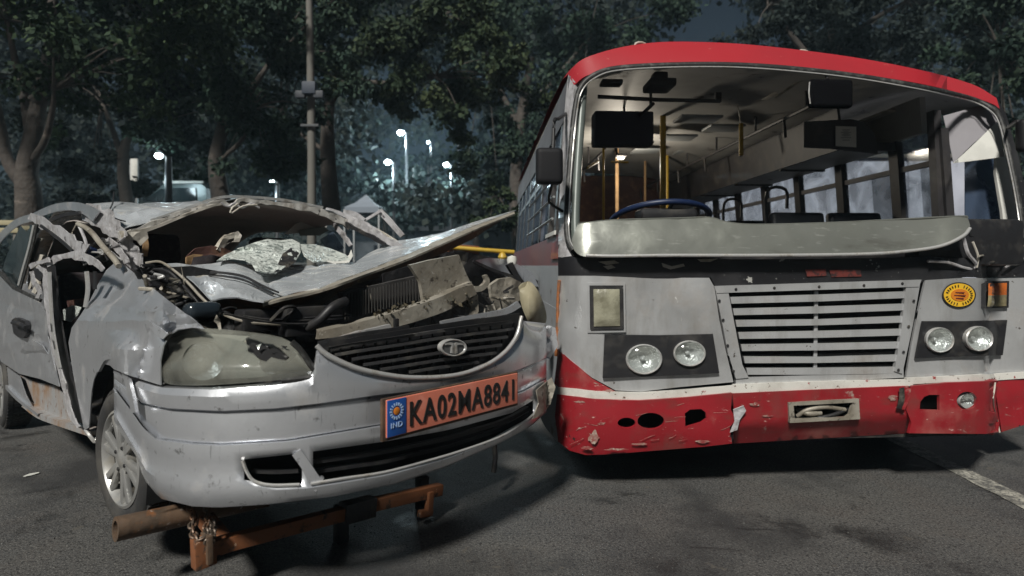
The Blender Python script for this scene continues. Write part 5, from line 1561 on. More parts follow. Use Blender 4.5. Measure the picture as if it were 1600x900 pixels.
for k in range(0, 8):
    for i, x in enumerate(range(505 + (k % 2) * 9, 812, 18)):
        y0_, y1_ = GT(x) + k * 11.4, GT(x) + (k + 1) * 11.4
        if y0_ > GB(x) - 3: continue
        y1_ = min(y1_, GB(x))
        p, q = nose(x, y0_ + 1, -0.034), nose(x + 1, y1_ - 1, -0.034)
        if k == 0: continue
        ribs.append(box_geo((p + q) / 2, CAX, (0.006, 0.010, (p - q).length * 0.9), 0.0))
v_, f_ = merge(ribs)
tag(make('grille_ribs', v_, f_, M['black'], gr, False), kind='stuff')
rim = [(495, 540), (508, 552), (530, 564), (560, 576), (600, 585), (640, 590), (690, 589), (730, 582), (766, 567), (792, 547), (808, 523), (815, 494)]
tube('grille_trim', [nose(x, y, 0.012) for x, y in rim], 0.009, M['chrome'], gr, 8, 5)
ribbon('grille_top_trim', [(497, 536), (560, 523), (640, 511)], 5, nz_(0.0), M['black'], gr, 6, 0.012, (0.004, 12))
ribbon('grille_top_trim', [(690, 504), (740, 495), (790, 487), (812, 475)], [4, 6, 9, 10], nz_(0.0), M['silver'], gr, 6, 0.012, (0.004, 12))
# badge
bc = nose(708, 543, 0.012)
e1 = (nose(722, 543, 0.012) - nose(694, 543, 0.012)).normalized()
en = e1.cross(ZA)
en = en if en.y < 0 else -en
rxm, rzm = (nose(729, 543, .012) - nose(687, 543, .012)).length / 2, 13.5 / FPX * bc.y
v_, f_ = lathe_geo([(0.80, 0.0), (0.84, 0.006), (0.92, 0.008), (1.0, 0.005), (1.0, -0.012)], 36, bc, en, e1 * rxm, ZA * rzm)
bd = make('badge', v_, f_, M['chrome'], CAR)
v_, f_ = lathe_geo([(0.86, 0.002), (0.5, 0.003), (0.001, 0.003)], 36, bc, en, e1 * rxm, ZA * rzm)
make('badge_disc', v_, f_, mat('badge_grey', (0.16, 0.165, 0.17), 0.4, 0.4), bd)
def bq(pts, name='badge_mark'):
    n = len(pts)
    vv = [bc + e1 * (x * rxm) + ZA * (z * rzm) + en * 0.0075 for x, z in pts] + [bc + e1 * (x * rxm) + ZA * (z * rzm) + en * 0.002 for x, z in pts]
    make(name, vv, [tuple(range(n)), tuple(range(n, 2 * n))[::-1]] + [(i, n + i, n + (i + 1) % n, (i + 1) % n) for i in range(n)], M['chrome'], bd, False)
bq([(-0.70, 0.30), (-0.60, 0.52), (-0.2, 0.60), (-0.06, 0.55), (-0.05, -0.70), (-0.24, -0.62), (-0.20, 0.30), (-0.45, 0.36)])
bq([(0.70, 0.30), (0.60, 0.52), (0.2, 0.60), (0.06, 0.55), (0.05, -0.70), (0.24, -0.62), (0.20, 0.30), (0.45, 0.36)])

# ---- number plate
pb_ = -0.05
pl_c = [CB(602, 619, pb_), CB(808, 581, pb_), CB(808, 631, pb_), CB(602, 681, pb_)]
zt_, zb_ = 0.677 + 0.068, 0.677 - 0.068
pl_l, pl_r = CB(603, 640, pb_), CB(808, 600, pb_)
ctr = (pl_l + pl_r) / 2
ctr.z = 0.677
W_ = (Vector((pl_r.x, pl_r.y, 0)) - Vector((pl_l.x, pl_l.y, 0))).length
NPL = box('number_plate', ctr, CAX, (W_, 0.008, 0.130), M['plate'], CAR, 0.004, 3)
box('plate_backing', ctr + CAX[1] * 0.012 - ZA * 0.004, CAX, (W_ + 0.022, 0.014, 0.146), mat('stained_plate_backing', (0.05, 0.032, 0.022), 0.7, 0, [dict(scale=10, lo=0.45, hi=0.65, color=(0.12, 0.075, 0.045))]), NPL, 0.003)
ex, en_ = CAX[0], -CAX[1]
bw_ = W_ * 0.118
box('plate_blue_strip', ctr - ex * (W_ / 2 - bw_ / 2 - 0.002) + en_ * 0.0045, CAX, (bw_, 0.003, 0.125), M['plateblue'], NPL, 0.001)
v_, f_ = text_geo('KA02MA8841', 0.088, ex, ZA, en_, ctr + ex * (bw_ / 2 - 0.004) + en_ * 0.0055, W_ - bw_ - 0.045, 0.012, 0.0018)
make('plate_characters', v_, f_, M['platefig'], NPL, False)
v_, f_ = text_geo('IND', 0.018, ex, ZA, en_, ctr - ex * (W_ / 2 - bw_ / 2) - ZA * 0.025 + en_ * 0.0075, bw_ * 0.6, 0.0, 0.001)
make('plate_country_code', v_, f_, M['ink'], NPL, False)
em = []
ec = ctr - ex * (W_ / 2 - bw_ / 2) + ZA * 0.022 + en_ * 0.0075
for i in range(16):
    t_ = 2 * math.pi * i / 16
    em.append(box_geo(ec + ex * 0.024 * math.cos(t_) + ZA * 0.024 * math.sin(t_), (ex * math.cos(t_) + ZA * math.sin(t_), en_, ex * -math.sin(t_) + ZA * math.cos(t_)), (0.010, 0.002, 0.005)))
v_, f_ = merge(em)
make('plate_emblem', v_, f_, M['ink'], NPL, False)
v_, f_ = lathe_geo([(0.001, 0.001), (0.012, 0.001), (0.014, 0.0)], 18, ec, en_, ex, ZA)
make('plate_emblem', v_, f_, M['stickeror'], NPL)

# ---- headlights
M['lamphouse'] = mat('grey_lamp_housing', (0.42, 0.405, 0.34), 0.35, 0.3, [dict(scale=8, lo=0.45, hi=0.65, color=(0.20, 0.19, 0.16))])
hl = [(252, 584), (251, 566), (256, 540), (264, 524), (276, 516), (300, 513), (345, 514), (400, 520), (440, 527), (462, 541), (480, 562), (490, 578), (489, 585), (470, 590), (400, 597), (330, 602), (280, 602), (258, 598)]
hole = [(379, 533), (388, 527), (402, 531), (414, 536), (426, 537), (440, 546), (453, 558), (447, 563), (436, 561), (424, 558), (416, 565), (404, 561), (396, 552), (384, 548), (390, 541)]
def lens_surf(x, y):
    cx, cy = 360, 560
    u, v = (x - cx) / 128.0, (y - cy) / 50.0
    r2 = min(1.0, u ** 4 + v ** 4)
    return nose(x, y, -0.02 + 0.03 * (1 - r2) - 0.0016 * max(0.0, 575 - y))
HL = patch('headlight', hl, lens_surf, M['lens'], CAR, holes=[hole], cell=8, thick=0.005, crumple=(0.003, 7), curve=2)
HL['label'] = 'large yellowed headlight with a broken hole in its lens'
patch('lamp_housing', [(262, 530), (300, 520), (400, 526), (462, 550), (482, 578), (400, 590), (270, 595)], nz_(-0.15), M['lamphouse'], HL, cell=10, thick=0.006, crumple=(0.006, 6))
for cx, cy, r_ in ((318, 560, 0.066), (424, 562, 0.040)):
    v_, f_ = lathe_geo([(1.0, 0.0), (0.85, -0.02), (0.5, -0.045), (0.2, -0.055), (0.18, -0.02), (0.001, -0.015)], 28, nose(cx, cy + 4, -0.085), en, e1 * r_, ZA * r_)
    make('reflector', v_, f_, M['reflector'], HL)
patch('lens_cavity', [(376, 530), (392, 524), (430, 532), (458, 556), (446, 568), (410, 570), (380, 552)], lambda x, y: lens_surf(x, y) + Vector((0, 0.035, 0)), M['hollow_shade'], HL, cell=8, thick=0.004)
rr_ = random.Random(4)
for k in range(7):
    x, y = rr_.uniform(386, 446), rr_.uniform(538, 560)
    patch('lens_shard', [(x, y), (x + rr_.uniform(5, 14), y + rr_.uniform(-5, 5)), (x + rr_.uniform(3, 10), y + rr_.uniform(4, 9))], nz_(-0.045), M['shatter'] if k == 0 else M['black'], HL, cell=5, thick=0.002, crumple=(0.02, 20), smooth=False)
tube('headlight_seal', [nose(x, y, -0.012) for x, y in ((266, 520), (257, 538), (250, 562), (250, 585), (256, 601))], 0.007, M['gasket'], HL, 6, 4)
tube('headlight_seal', [nose(x, y, -0.006) for x, y in ((456, 534), (472, 550), (485, 570), (494, 582), (484, 590), (440, 595))], 0.010, M['gasket'], HL, 6, 4)
hr = [(812, 452), (818, 442), (828, 440), (838, 450), (848, 470), (854, 492), (852, 506), (842, 515), (831, 512), (822, 496), (814, 474)]
patch('headlight', hr, lambda x, y: CB(x, y, 0.42 - 0.10 * max(0, 1 - ((x - 834) / 22) ** 2 - ((y - 480) / 42) ** 2)), M['lensolive'], CAR, cell=6, thick=0.02, crumple=(0.006, 8), curve=3)['label'] = 'mud-caked headlight twisted out of its seat'

# ---- fender with wheel arch
def cl(v): return max(0.0, min(1.0, v))
def fender_surf(x, y):
    t = cl((500 - y) / 95.0)
    flare = 0.045 * math.exp(-((x - 188) / 22.0) ** 2) * cl((y - 515) / 30)
    off = -0.17 * t + flare - 0.05 * cl((x - 255) / 20) * cl((525 - y) / 15)
    if x < NPX[0]: return CA(x, y, -0.885 - off)
    return nose(x, y, off)
fo = [(181, 409), (197, 416), (215, 431), (235, 447), (255, 463), (290, 490), (320, 514), (300, 512), (277, 515), (264, 523), (255, 540), (250, 565), (251, 602), (225, 594), (200, 586), (178, 577), (172, 571), (163, 569), (154, 575), (147, 592), (143, 612), (141, 640), (139, 668), (131, 672), (127, 650), (119, 610), (112, 570), (107, 535), (112, 512), (126, 492), (140, 470), (152, 446), (166, 422)]
def dent(x, y):
    p = fender_surf(x, y)
    k = 0.0
    k += 0.035 * math.exp(-((x - 262) / 14.0) ** 2 - ((y - 520) / 14.0) ** 2)      # crease beside the headlight
    k -= 0.030 * math.exp(-((x - 250) / 10.0) ** 2 - ((y - 505) / 8.0) ** 2)
    k += 0.06 * math.exp(-abs(x - 150 + (y - 490) * 0.8) / 8.0) * cl((530 - y) / 40)
    k -= 0.05 * math.exp(-abs(x - 205 - (y - 450) * 0.5) / 14.0) * cl((500 - y) / 40)
    k += 0.045 * math.exp(-abs(x - 232 + (y - 530) * 0.25) / 8.0) * cl((y - 480) / 20)
    k -= 0.055 * math.exp(-abs(y - 482 - (x - 200) * 0.12) / 9.0) * cl((x - 135) / 20)
    return p + (Vector((0, 0, CAM_H)) - p).normalized() * -k
FE = patch('fender', fo, dent, M['silver'], CAR, cell=5, thick=0.004, crumple=(0.014, 3.4, 0.004, 11), angle=18)
ribbon('fender_flare', [(150, 580), (160, 562), (172, 558), (184, 566), (194, 585), (202, 612), (208, 645)], 7, lambda x, y: nose(x, y, 0.030), M['silver'], FE, 4, 0.01)
patch('fender_tear', [(224, 503), (232, 501), (250, 512), (262, 522), (254, 530), (246, 526), (236, 514)], lambda x, y: nose(x, y, 0.012), M['silver'], FE, cell=6, thick=0.004, crumple=(0.02, 9), smooth=False)
patch('fender_tear', [(268, 509), (282, 501), (298, 500), (314, 511), (288, 511), (272, 513)], lambda x, y: nose(x, y, -0.12), M['rustsilver'], FE, cell=5, thick=0.004, crumple=(0.012, 10), smooth=False)

# ---- wheels
def wheel(a, b, z, r, par, steer=0.0, detail=True):
    c = car(a, b, z)
    h_ = hub('wheel', par, c)
    rot = Matrix.Rotation(steer, 3, 'Z')
    ax, sd = rot @ (-CAX[0]), rot @ CAX[1]           # axis points outwards
    w = 0.085
    prof = [(r * 0.68, w * 0.8), (r * 0.74, w * 0.98), (r * 0.86, w * 1.05), (r * 0.95, w * 0.95), (r * 0.99, w * 0.78), (r, w * 0.4), (r, -w * 0.4), (r * 0.99, -w * 0.78), (r * 0.95, -w * 0.95), (r * 0.7, -w * 0.9)]
    v0, f0 = lathe_geo(prof, 64, c, ax, sd, ZA)
    parts = [(v0, f0)]
    if detail:
        for k in range(58):
            t = 2 * math.pi * k / 58
            dr = sd * math.cos(t) + ZA * math.sin(t)
            tg = sd * -math.sin(t) + ZA * math.cos(t)
            for xo in (-0.055, -0.018, 0.018, 0.055):
                parts.append(box_geo(c + dr * (r + 0.002) + ax * xo, (tg, ax, dr), (r * 0.082, 0.030, 0.010)))
    v_, f_ = merge(parts)
    make('tyre', v_, f_, M['rubber'], h_)
    # rim: barrel, lip, spokes, nuts
    ro = r * 0.68
    v_, f_ = lathe_geo([(ro * 1.0, w * 0.80), (ro * 1.04, w * 0.95), (ro * 0.98, w * 1.0), (ro * 0.90, w * 0.82), (ro * 0.88, w * 0.55)], 48, c, ax, sd, ZA)
    rm = make('rim', v_, f_, M['alloy'], h_)
    v_, f_ = lathe_geo([(ro * 0.88, w * 0.55), (ro * 0.86, -w * 0.6), (ro * 0.3, -w * 0.7), (0.001, -w * 0.7)], 48, c, ax, sd, ZA)
    make('rim_barrel', v_, f_, M['dark'], h_)
    if detail:
        for k in range(6):
            t = 2 * math.pi * k / 6 + 0.25
            for dt in (-0.17, 0.17):
                d1 = sd * math.cos(t + dt * 0.5) + ZA * math.sin(t + dt * 0.5)
                d2 = sd * math.cos(t + dt) + ZA * math.sin(t + dt)
                p = c + d1 * (ro * 0.20) + ax * (w * 0.80)
                q = c + d2 * (ro * 0.95) + ax * (w * 0.84)
                bar('spoke', p, q, 0.026, 0.020, M['alloy'], h_, 0.005, up=ax)
        v_, f_ = lathe_geo([(0.001, w * 0.98), (ro * 0.14, w * 0.97), (ro * 0.17, w * 0.92), (ro * 0.34, w * 0.88), (ro * 0.36, w * 0.5)], 24, c, ax, sd, ZA)
        make('hub_cap', v_, f_, M['alloy'], h_)
        for k in range(4):
            t = 2 * math.pi * k / 4 + 0.4
            d1 = sd * math.cos(t) + ZA * math.sin(t)
            v_, f_ = lathe_geo([(0.001, 0.008), (0.007, 0.006), (0.008, 0.0)], 6, c + d1 * (ro * 0.26) + ax * (w * 0.90), ax, sd, ZA)
            make('wheel_nut', v_, f_, M['dark'], h_)
        v_, f_ = lathe_geo([(ro * 0.7, -w * 0.2), (ro * 0.7, -w * 0.05), (0.001, -w * 0.05)], 32, c, ax, sd, ZA)
        make('brake_disc', v_, f_, M['dark'], h_)
    return h_
wheel(-0.79, 0.965, 0.447, 0.268, CAR, R(5))
wheel(0.78, 0.965, 0.447, 0.268, CAR, R(-3), False)
wheel(-0.80, 4.0, 0.272, 0.27, CAR)
wheel(0.78, 4.0, 0.272, 0.27, CAR, 0, False)
# wheel well
wv, wf = [], []
c0 = car(0, 0.965, 0.447)
for k in range(17):
    t = math.pi * (-0.1 + 1.2 * k / 16)
    d_ = CAX[1] * math.cos(t) + ZA * math.sin(t)
    for a_ in (-0.865, -0.62, -0.45):
        wv.append(c0 + CAX[0] * a_ + d_ * 0.325)
    wv.append(c0 + CAX[0] * -0.45)
for k in range(16):
    for i in range(3):
        wf.append((k * 4 + i, k * 4 + i + 1, (k + 1) * 4 + i + 1, (k + 1) * 4 + i))
make('wheel_well', wv, wf, M['hollow_shade'], CAR)

# ---- underbody and unseen shell (keeps light out of the cabin)
def carbox(name, a0, a1, b0, b1, z0, z1, mt, par=None, bev=0.01):
    return box(name, car((a0 + a1) / 2, (b0 + b1) / 2, (z0 + z1) / 2), CAX, (a1 - a0, b1 - b0, z1 - z0), mt, par or CAR, bev)
def slope_pan(name, a0, a1, b0, b1, z0, z1, th, mt):
    v = [car(a0, b0, z0), car(a1, b0, z0), car(a1, b1, z1), car(a0, b1, z1)]
    v += [p - ZA * th for p in v]
    make(name, v, [(0, 1, 2, 3), (7, 6, 5, 4), (0, 4, 5, 1), (1, 5, 6, 2), (2, 6, 7, 3), (3, 7, 4, 0)], mt, CAR, False)
slope_pan('floor_pan', -0.80, 0.80, 1.3, 4.5, 0.50, 0.34, 0.05, M['dark'])
carbox('engine', -0.40, 0.40, 0.45, 1.1, 0.45, 0.78, M['dark'], None, 0.05)
carbox('subframe', -0.55, 0.6, 0.35, 1.2, 0.36, 0.46, M['dark'], None, 0.03)
carbox('rear_panel', -0.82, 0.82, 4.5, 4.56, 0.36, 1.05, M['silver'])
carbox('far_door', 0.83, 0.87, 1.35, 4.5, 0.45, 1.02, M['silver'])
carbox('firewall', -0.66, 0.66, 1.34, 1.38, 0.5, 1.02, M['dark'])

# ---- doors and sill on the near side
DS = patch('door', [(-24, 424), (0, 433), (18, 452), (62, 473), (70, 484), (73, 520), (82, 560), (92, 604), (62, 592), (30, 584), (0, 564), (-24, 548)], creased(fa(-0.885), [(0, 470, 70, 500, -0.07, 6), (8, 540, 60, 520, 0.06, 6), (50, 480, 40, 560, -0.06, 5), (0, 520, 30, 560, 0.05, 6), (60, 520, 84, 580, -0.06, 4)]), M['silver'], CAR, cell=5, thick=0.006, crumple=(0.032, 4.2, 0.005, 12), seed=3, angle=18)
patch('door_fold', [(24, 572), (34, 545), (50, 530), (66, 540), (80, 562), (92, 604), (60, 588), (36, 582)], lambda x, y: CA(x, y, -0.895 + 0.0018 * max(0, y - 545)), M['silver'], DS, cell=7, thick=0.005, crumple=(0.03, 5), smooth=False)
patch('door_fold', [(52, 490), (64, 478), (74, 494), (74, 525), (64, 515), (54, 505)], fa(-0.90), M['silver'], DS, cell=6, thick=0.005, crumple=(0.03, 6), smooth=False)
hd = patch('door_handle', [(18, 500), (24, 496), (38, 501), (41, 508), (41, 522), (35, 529), (28, 527), (21, 521), (19, 510)], fa(-0.905), M['black'], DS, cell=4, thick=0.02, crumple=(0.012, 10), smooth=False)
tube('handle_bar', [CA(20, 504, -0.93), CA(30, 506, -0.94), CA(40, 512, -0.93)], 0.012, M['black'], DS, 8, 3)
patch('quarter_panel', [(-24, 548), (0, 566), (30, 588), (40, 618), (57, 649), (30, 628), (5, 600), (-24, 586)], fa(-0.865), M['silver'], CAR, cell=7, thick=0.006, crumple=(0.012, 4))
patch('inner_sill', [(30, 587), (60, 598), (92, 604), (105, 630), (119, 668), (90, 660), (57, 648), (42, 620)], fa(-0.83), M['rustsilver'], CAR, cell=7, thick=0.008, crumple=(0.014, 7))
ribbon('sill_beam', [(36, 632), (60, 650), (95, 663), (140, 678)], 8, fa(-0.87), M['rustsilver'], CAR, 5, 0.05, (0.006, 10))
ribbon('sill_beam', [(4, 600), (28, 625), (58, 648)], 4, fa(-0.88), M['silver'], CAR, 4, 0.02)
tube('sill_pipe', [CA(120, 655, -0.85), CA(134, 672, -0.88), CA(148, 690, -0.86), CA(152, 684, -0.85)], 0.008, M['chrome'], CAR, 6, 4)
# the torn front door, seen edge-on
for line, w, a_, mt_, cr in (
        ([(58, 416), (69, 426), (71, 450), (75, 490), (83, 540), (98, 600), (110, 648), (122, 668)], [6, 8, 8, 7, 7, 7, 6, 5], -0.905, 'lavender', 0.035),
        ([(80, 408), (83, 450), (88, 500), (97, 555), (112, 610), (128, 668)], [8, 10, 14, 16, 13, 8], -0.87, 'black', 0.012),
        ([(76, 425), (78, 470), (82, 520), (92, 575)], 4, -0.91, 'chrome', 0.008),
        ([(72, 414), (92, 402), (118, 399), (142, 408), (160, 422)], [8, 11, 13, 12, 7], -0.875, 'lavender', 0.05),
        ([(134, 424), (136, 452), (132, 480)], 5, -0.86, 'chrome', 0.004),
        ([(147, 424), (147, 452)], 4, -0.86, 'black', 0.004),
        ([(86, 432), (88, 465)], 4, -0.85, 'cream', 0.004),
        ([(48, 424), (52, 440), (60, 452), (58, 466)], 6, -0.90, 'lavender', 0.02),
        ([(46, 417), (60, 410), (76, 406)], 7, -0.89, 'lavender', 0.02)):
    ribbon('door_frame', line, w, fa(a_), M[mt_], CAR, 5, 0.006, (cr, 8), smooth=(mt_ != 'lavender'))
patch('door_hollow', [(74, 404), (152, 412), (150, 470), (128, 505), (108, 540), (100, 560), (84, 500)], fa(-0.40), M['hollow_shade'], CAR, cell=20, thick=0.02)
patch('door_trim', [(104, 470), (131, 466), (131, 476), (106, 480)], fa(-0.70), M['maroon'], CAR, cell=6, thick=0.02)
patch('foil_scrap', [(98, 484), (112, 477), (127, 480), (122, 492), (110, 503), (100, 500)], fa(-0.80), M['shatter'], CAR, cell=4, thick=0.003, crumple=(0.04, 16), smooth=False)
patch('mirror_stub', [(52, 420), (66, 416), (70, 428), (62, 440), (55, 434)], fa(-0.90), M['black'], CAR, cell=5, thick=0.03, crumple=(0.02, 10), smooth=False)
# rear side window and its frame
patch('side_window', [(4, 418), (16, 385), (32, 353), (54, 351), (50, 380), (40, 418), (30, 450), (18, 444)], fa(-0.84), M['sideglass'], CAR, cell=10, thick=0.004)
for line, w, a_, mt_ in (([(56, 350), (48, 385), (38, 420), (29, 452)], 5, -0.86, 'gasket'), ([(52, 352), (44, 388), (35, 420), (28, 446)], 3, -0.865, 'chrome'),
                         ([(62, 372), (53, 395), (47, 425), (46, 452)], [7, 7, 5, 5], -0.80, 'cream'), ([(64, 398), (56, 420), (58, 444), (52, 458)], 7, -0.82, 'cream')):
    ribbon('window_frame', line, w, fa(a_), M[mt_], CAR, 5, 0.008, (0.006, 9))
ribbon('window_frame', [(-20, 436), (0, 426), (18, 448), (62, 470)], 5, fa(-0.87), M['gasket'], CAR, 5, 0.01)
# roof rails and pillars, near side
for name, line, w, a_, mt_, cr, sm in (
        ('roof_rail', [(-22, 402), (-4, 376), (14, 357), (32, 345), (60, 338)], [10, 10, 10, 11, 12], -0.74, 'silver', 0.006, True),
        ('roof_rail', [(52, 338), (82, 326), (112, 322), (134, 328), (150, 338)], [9, 12, 13, 16, 20], -0.70, 'silver', 0.02, True),
        ('roof_rail', [(130, 326), (152, 338), (176, 356), (194, 372)], [26, 34, 34, 18], -0.68, 'lavender', 0.04, False),
        ('side_pillar', [(46, 336), (78, 356), (108, 376), (134, 392)], [13, 17, 19, 21], -0.80, 'lavender', 0.03, False),
        ('side_pillar', [(62, 352), (92, 374), (112, 392)], 4, -0.82, 'black', 0.004, True),
        ('door_rail', [(78, 344), (100, 336), (124, 332)], 5, -0.71, 'black', 0.004, True),
        ('front_pillar', [(186, 372), (196, 390), (206, 408), (220, 422)], [22, 34, 34, 16], -0.64, 'lavender', 0.05, False),
        ('front_pillar', [(168, 372), (186, 392), (196, 412)], [8, 10, 12], -0.70, 'lavender', 0.03, False)):
    ribbon(name, line, w, fa(a_), M[mt_], CAR, 5, 0.006, (cr, 9), smooth=sm)
tube('window_channel', [CA(122, 350, -0.76), CA(140, 360, -0.76), CA(160, 384, -0.77), CA(178, 404, -0.78), CA(186, 416, -0.78)], 0.013, M['dusty'], CAR, 8, 4)
tube('window_channel', [CA(120, 350, -0.72), CA(112, 366, -0.74), CA(108, 378, -0.76)], 0.005, M['dusty'], CAR, 6, 3)
tube('window_channel', [CA(122, 350, -0.74), CA(132, 372, -0.74), CA(136, 388, -0.76)], 0.008, M['lavender'], CAR, 6, 3)
patch('seat_foam', [(71, 388), (80, 376), (92, 392), (86, 404), (70, 404)], fa(-0.55), M['tan'], CAR, cell=6, thick=0.05, crumple=(0.02, 8))
v_, f_ = lathe_geo([(0.001, 0.03), (0.022, 0.025), (0.032, 0.0), (0.02, -0.03), (0.001, -0.03)], 14, CA(140, 394, -0.74), -CAX[0], CAX[1], ZA)
make('blue_cap', v_, f_, M['blueplastic'], CAR)
for k in range(16):
    rk = random.Random(60 + k)
    x, y = rk.uniform(126, 186), rk.uniform(366, 424)
    pts = [CA(x + rk.uniform(-14, 14), y + rk.uniform(-12, 12), -0.70 + rk.uniform(-.04, .04)) for _ in range(3)]
    tube('torn_strip', pts, rk.uniform(0.003, 0.009), M[rk.choice(['lavender', 'dark', 'chrome', 'dark', 'dusty'])], CAR, 5, 4)

# ---- roof
def gridsheet(name, rows, mt, par, nu=6, nv=6, thick=0.004, crumple=None, seed=0.0, smooth=True, angle=35):
    A = [catmull(r_, nu) for r_ in rows]
    cols_ = [catmull([A[i][j] for i in range(len(A))], nv) for j in range(len(A[0]))]
    m, n = len(cols_[0]), len(cols_)
    pts = [Vector(tuple(cols_[j][i])) for i in range(m) for j in range(n)]
    if crumple:
        pts = [p + Vector((0.1, -0.35, 0.9)) * (crumple[0] * ridge(p, crumple[1], seed) + (crumple[2] * ridge(p, crumple[3], seed + 2) if len(crumple) > 2 else 0)) for p in pts]
    fs_ = [(i * n + j, i * n + j + 1, (i + 1) * n + j + 1, (i + 1) * n + j) for i in range(m - 1) for j in range(n - 1)]
    o = make(name, pts, fs_, mt, par, smooth, angle)
    s_ = o.modifiers.new('thickness', 'SOLIDIFY')
    s_.thickness = thick
    return o
hdr = [(184, 368), (215, 356), (262, 338), (305, 323), (342, 313), (372, 311), (440, 316), (500, 326), (540, 344)]
row0 = [CB(x, y, 1.75) for x, y in hdr]
aa = [-0.66, -0.52, -0.36, -0.20, -0.05, 0.08, 0.28, 0.46, 0.60]
def rrow(b, zz): return [car(a, b, z) for a, z in zip(aa, zz)]
ROOF = gridsheet('roof', [row0,
    rrow(1.95, [1.40, 1.44, 1.50, 1.56, 1.585, 1.59, 1.58, 1.57, 1.53]),
    rrow(2.3, [1.50, 1.535, 1.56, 1.585, 1.60, 1.60, 1.59, 1.57, 1.53]),
    rrow(2.9, [1.56, 1.60, 1.615, 1.62, 1.625, 1.625, 1.615, 1.59, 1.54]),
    rrow(3.5, [1.55, 1.59, 1.61, 1.62, 1.62, 1.62, 1.60, 1.57, 1.52]),
    rrow(4.1, [1.40, 1.44, 1.46, 1.47, 1.47, 1.47, 1.45, 1.42, 1.38]),
    rrow(4.55, [1.02, 1.04, 1.05, 1.05, 1.05, 1.05, 1.04, 1.03, 1.02])], M['hood'], CAR, 8, 9, 0.004, (0.028, 3.2, 0.012, 10), 2.0, angle=14)
# folded header of the windscreen opening
ribbon('roof_header', [(186, 370), (216, 359), (262, 341), (306, 325), (343, 315), (362, 322), (378, 312), (400, 315), (440, 319), (500, 330), (548, 352)], [12, 9, 7, 6, 7, 8, 7, 7, 8, 10, 13], fb(1.72), M['edge'], CAR, 5, 0.02, (0.012, 9), smooth=False)
ribbon('roof_header', [(236, 344), (290, 326), (336, 310), (372, 307), (440, 312), (505, 324)], [3, 4, 4, 4, 4, 3], fb(1.74), M['chrome'], CAR, 5, 0.012, (0.008, 9))
ribbon('roof_header', [(200, 366), (240, 356), (290, 336), (330, 322), (346, 319)], [10, 5, 4, 4, 3], fb(1.69), M['cream'], CAR, 5, 0.012, (0.008, 9))
tube('header_trim', [CB(x, y, 1.70) for x, y in ((345, 317), (356, 323), (366, 318), (378, 325), (392, 318), (405, 325))], 0.007, M['lavender'], CAR, 6, 3)
tube('header_trim', [CB(x, y, 1.66) for x, y in ((372, 318), (362, 326), (362, 333), (380, 322), (402, 320))], 0.006, M['cream'], CAR, 6, 3)
patch('header_end', [(187, 360), (205, 362), (230, 362), (232, 372), (220, 384), (214, 376), (192, 372)], fb(1.66), M['cream'], CAR, cell=6, thick=0.01, crumple=(0.03, 9), smooth=False)
ribbon('header_end', [(224, 366), (228, 382), (226, 400)], 9, fb(1.70), M['tan'], CAR, 6, 0.01, (0.01, 9))
tube('roof_cable', [CB(178, 300, 2.6), CB(176, 318, 2.4), CB(170, 332, 2.1), CB(182, 342, 1.95), CB(196, 346, 1.9)], 0.004, M['black'], CAR, 5, 4)
rows = [[CB(x, y + 8, 1.80) for x, y in hdr], rrow(2.3, [1.42, 1.46, 1.49, 1.52, 1.53, 1.53, 1.52, 1.50, 1.46]), rrow(3.2, [1.46, 1.50, 1.52, 1.52, 1.52, 1.52, 1.50, 1.48, 1.44]), rrow(3.9, [1.12, 1.13, 1.15, 1.15, 1.15, 1.15, 1.15, 1.13, 1.12])]
gridsheet('roof_lining', rows, M['liner'], CAR, 4, 5, 0.004, (0.02, 3), 5.0)
# far pillar, far door frames
for name, line, w, a_, mt_, cr, sm in (
        ('far_pillar', [(508, 328), (542, 344), (580, 362), (626, 388)], [14, 17, 16, 12], 0.62, 'lavender', 0.02, False),
        ('far_pillar', [(520, 342), (560, 360), (600, 382)], [6, 8, 6], 0.60, 'dark', 0.02, False),
        ('far_pillar', [(520, 350), (534, 366), (547, 384)], [6, 7, 4], 0.55, 'lavender', 0.02, False),
        ('far_pillar', [(545, 348), (580, 356), (618, 378)], 5, 0.68, 'cream', 0.01, True),
        ('far_door_frame', [(536, 332), (552, 336), (568, 346)], [9, 11, 9], 0.80, 'lavender', 0.01, True),
        ('far_door_frame', [(592, 329), (608, 346), (628, 369)], [8, 8, 7], 0.86, 'lavender', 0.008, True),
        ('far_door_frame', [(566, 346), (580, 338), (593, 330)], 4, 0.84, 'lavender', 0.006, True)):
    ribbon(name, line, w, fa(a_), M[mt_], CAR, 5, 0.012, (cr, 9), smooth=sm)
patch('far_window', [(500, 374), (520, 362), (537, 388), (514, 395)], fa(0.70), M['panedark'], CAR, cell=10, thick=0.004)
patch('sun_visor', [(445, 366), (462, 350), (482, 343), (512, 352), (506, 362), (470, 364)], fb(2.1), M['card'], CAR, cell=8, thick=0.012, crumple=(0.01, 6))
patch('sun_visor', [(466, 360), (506, 353), (514, 360), (500, 368), (470, 368)], fb(2.05), mat('green_grey_trim', (0.14, 0.17, 0.15), 0.6), CAR, cell=8, thick=0.012)
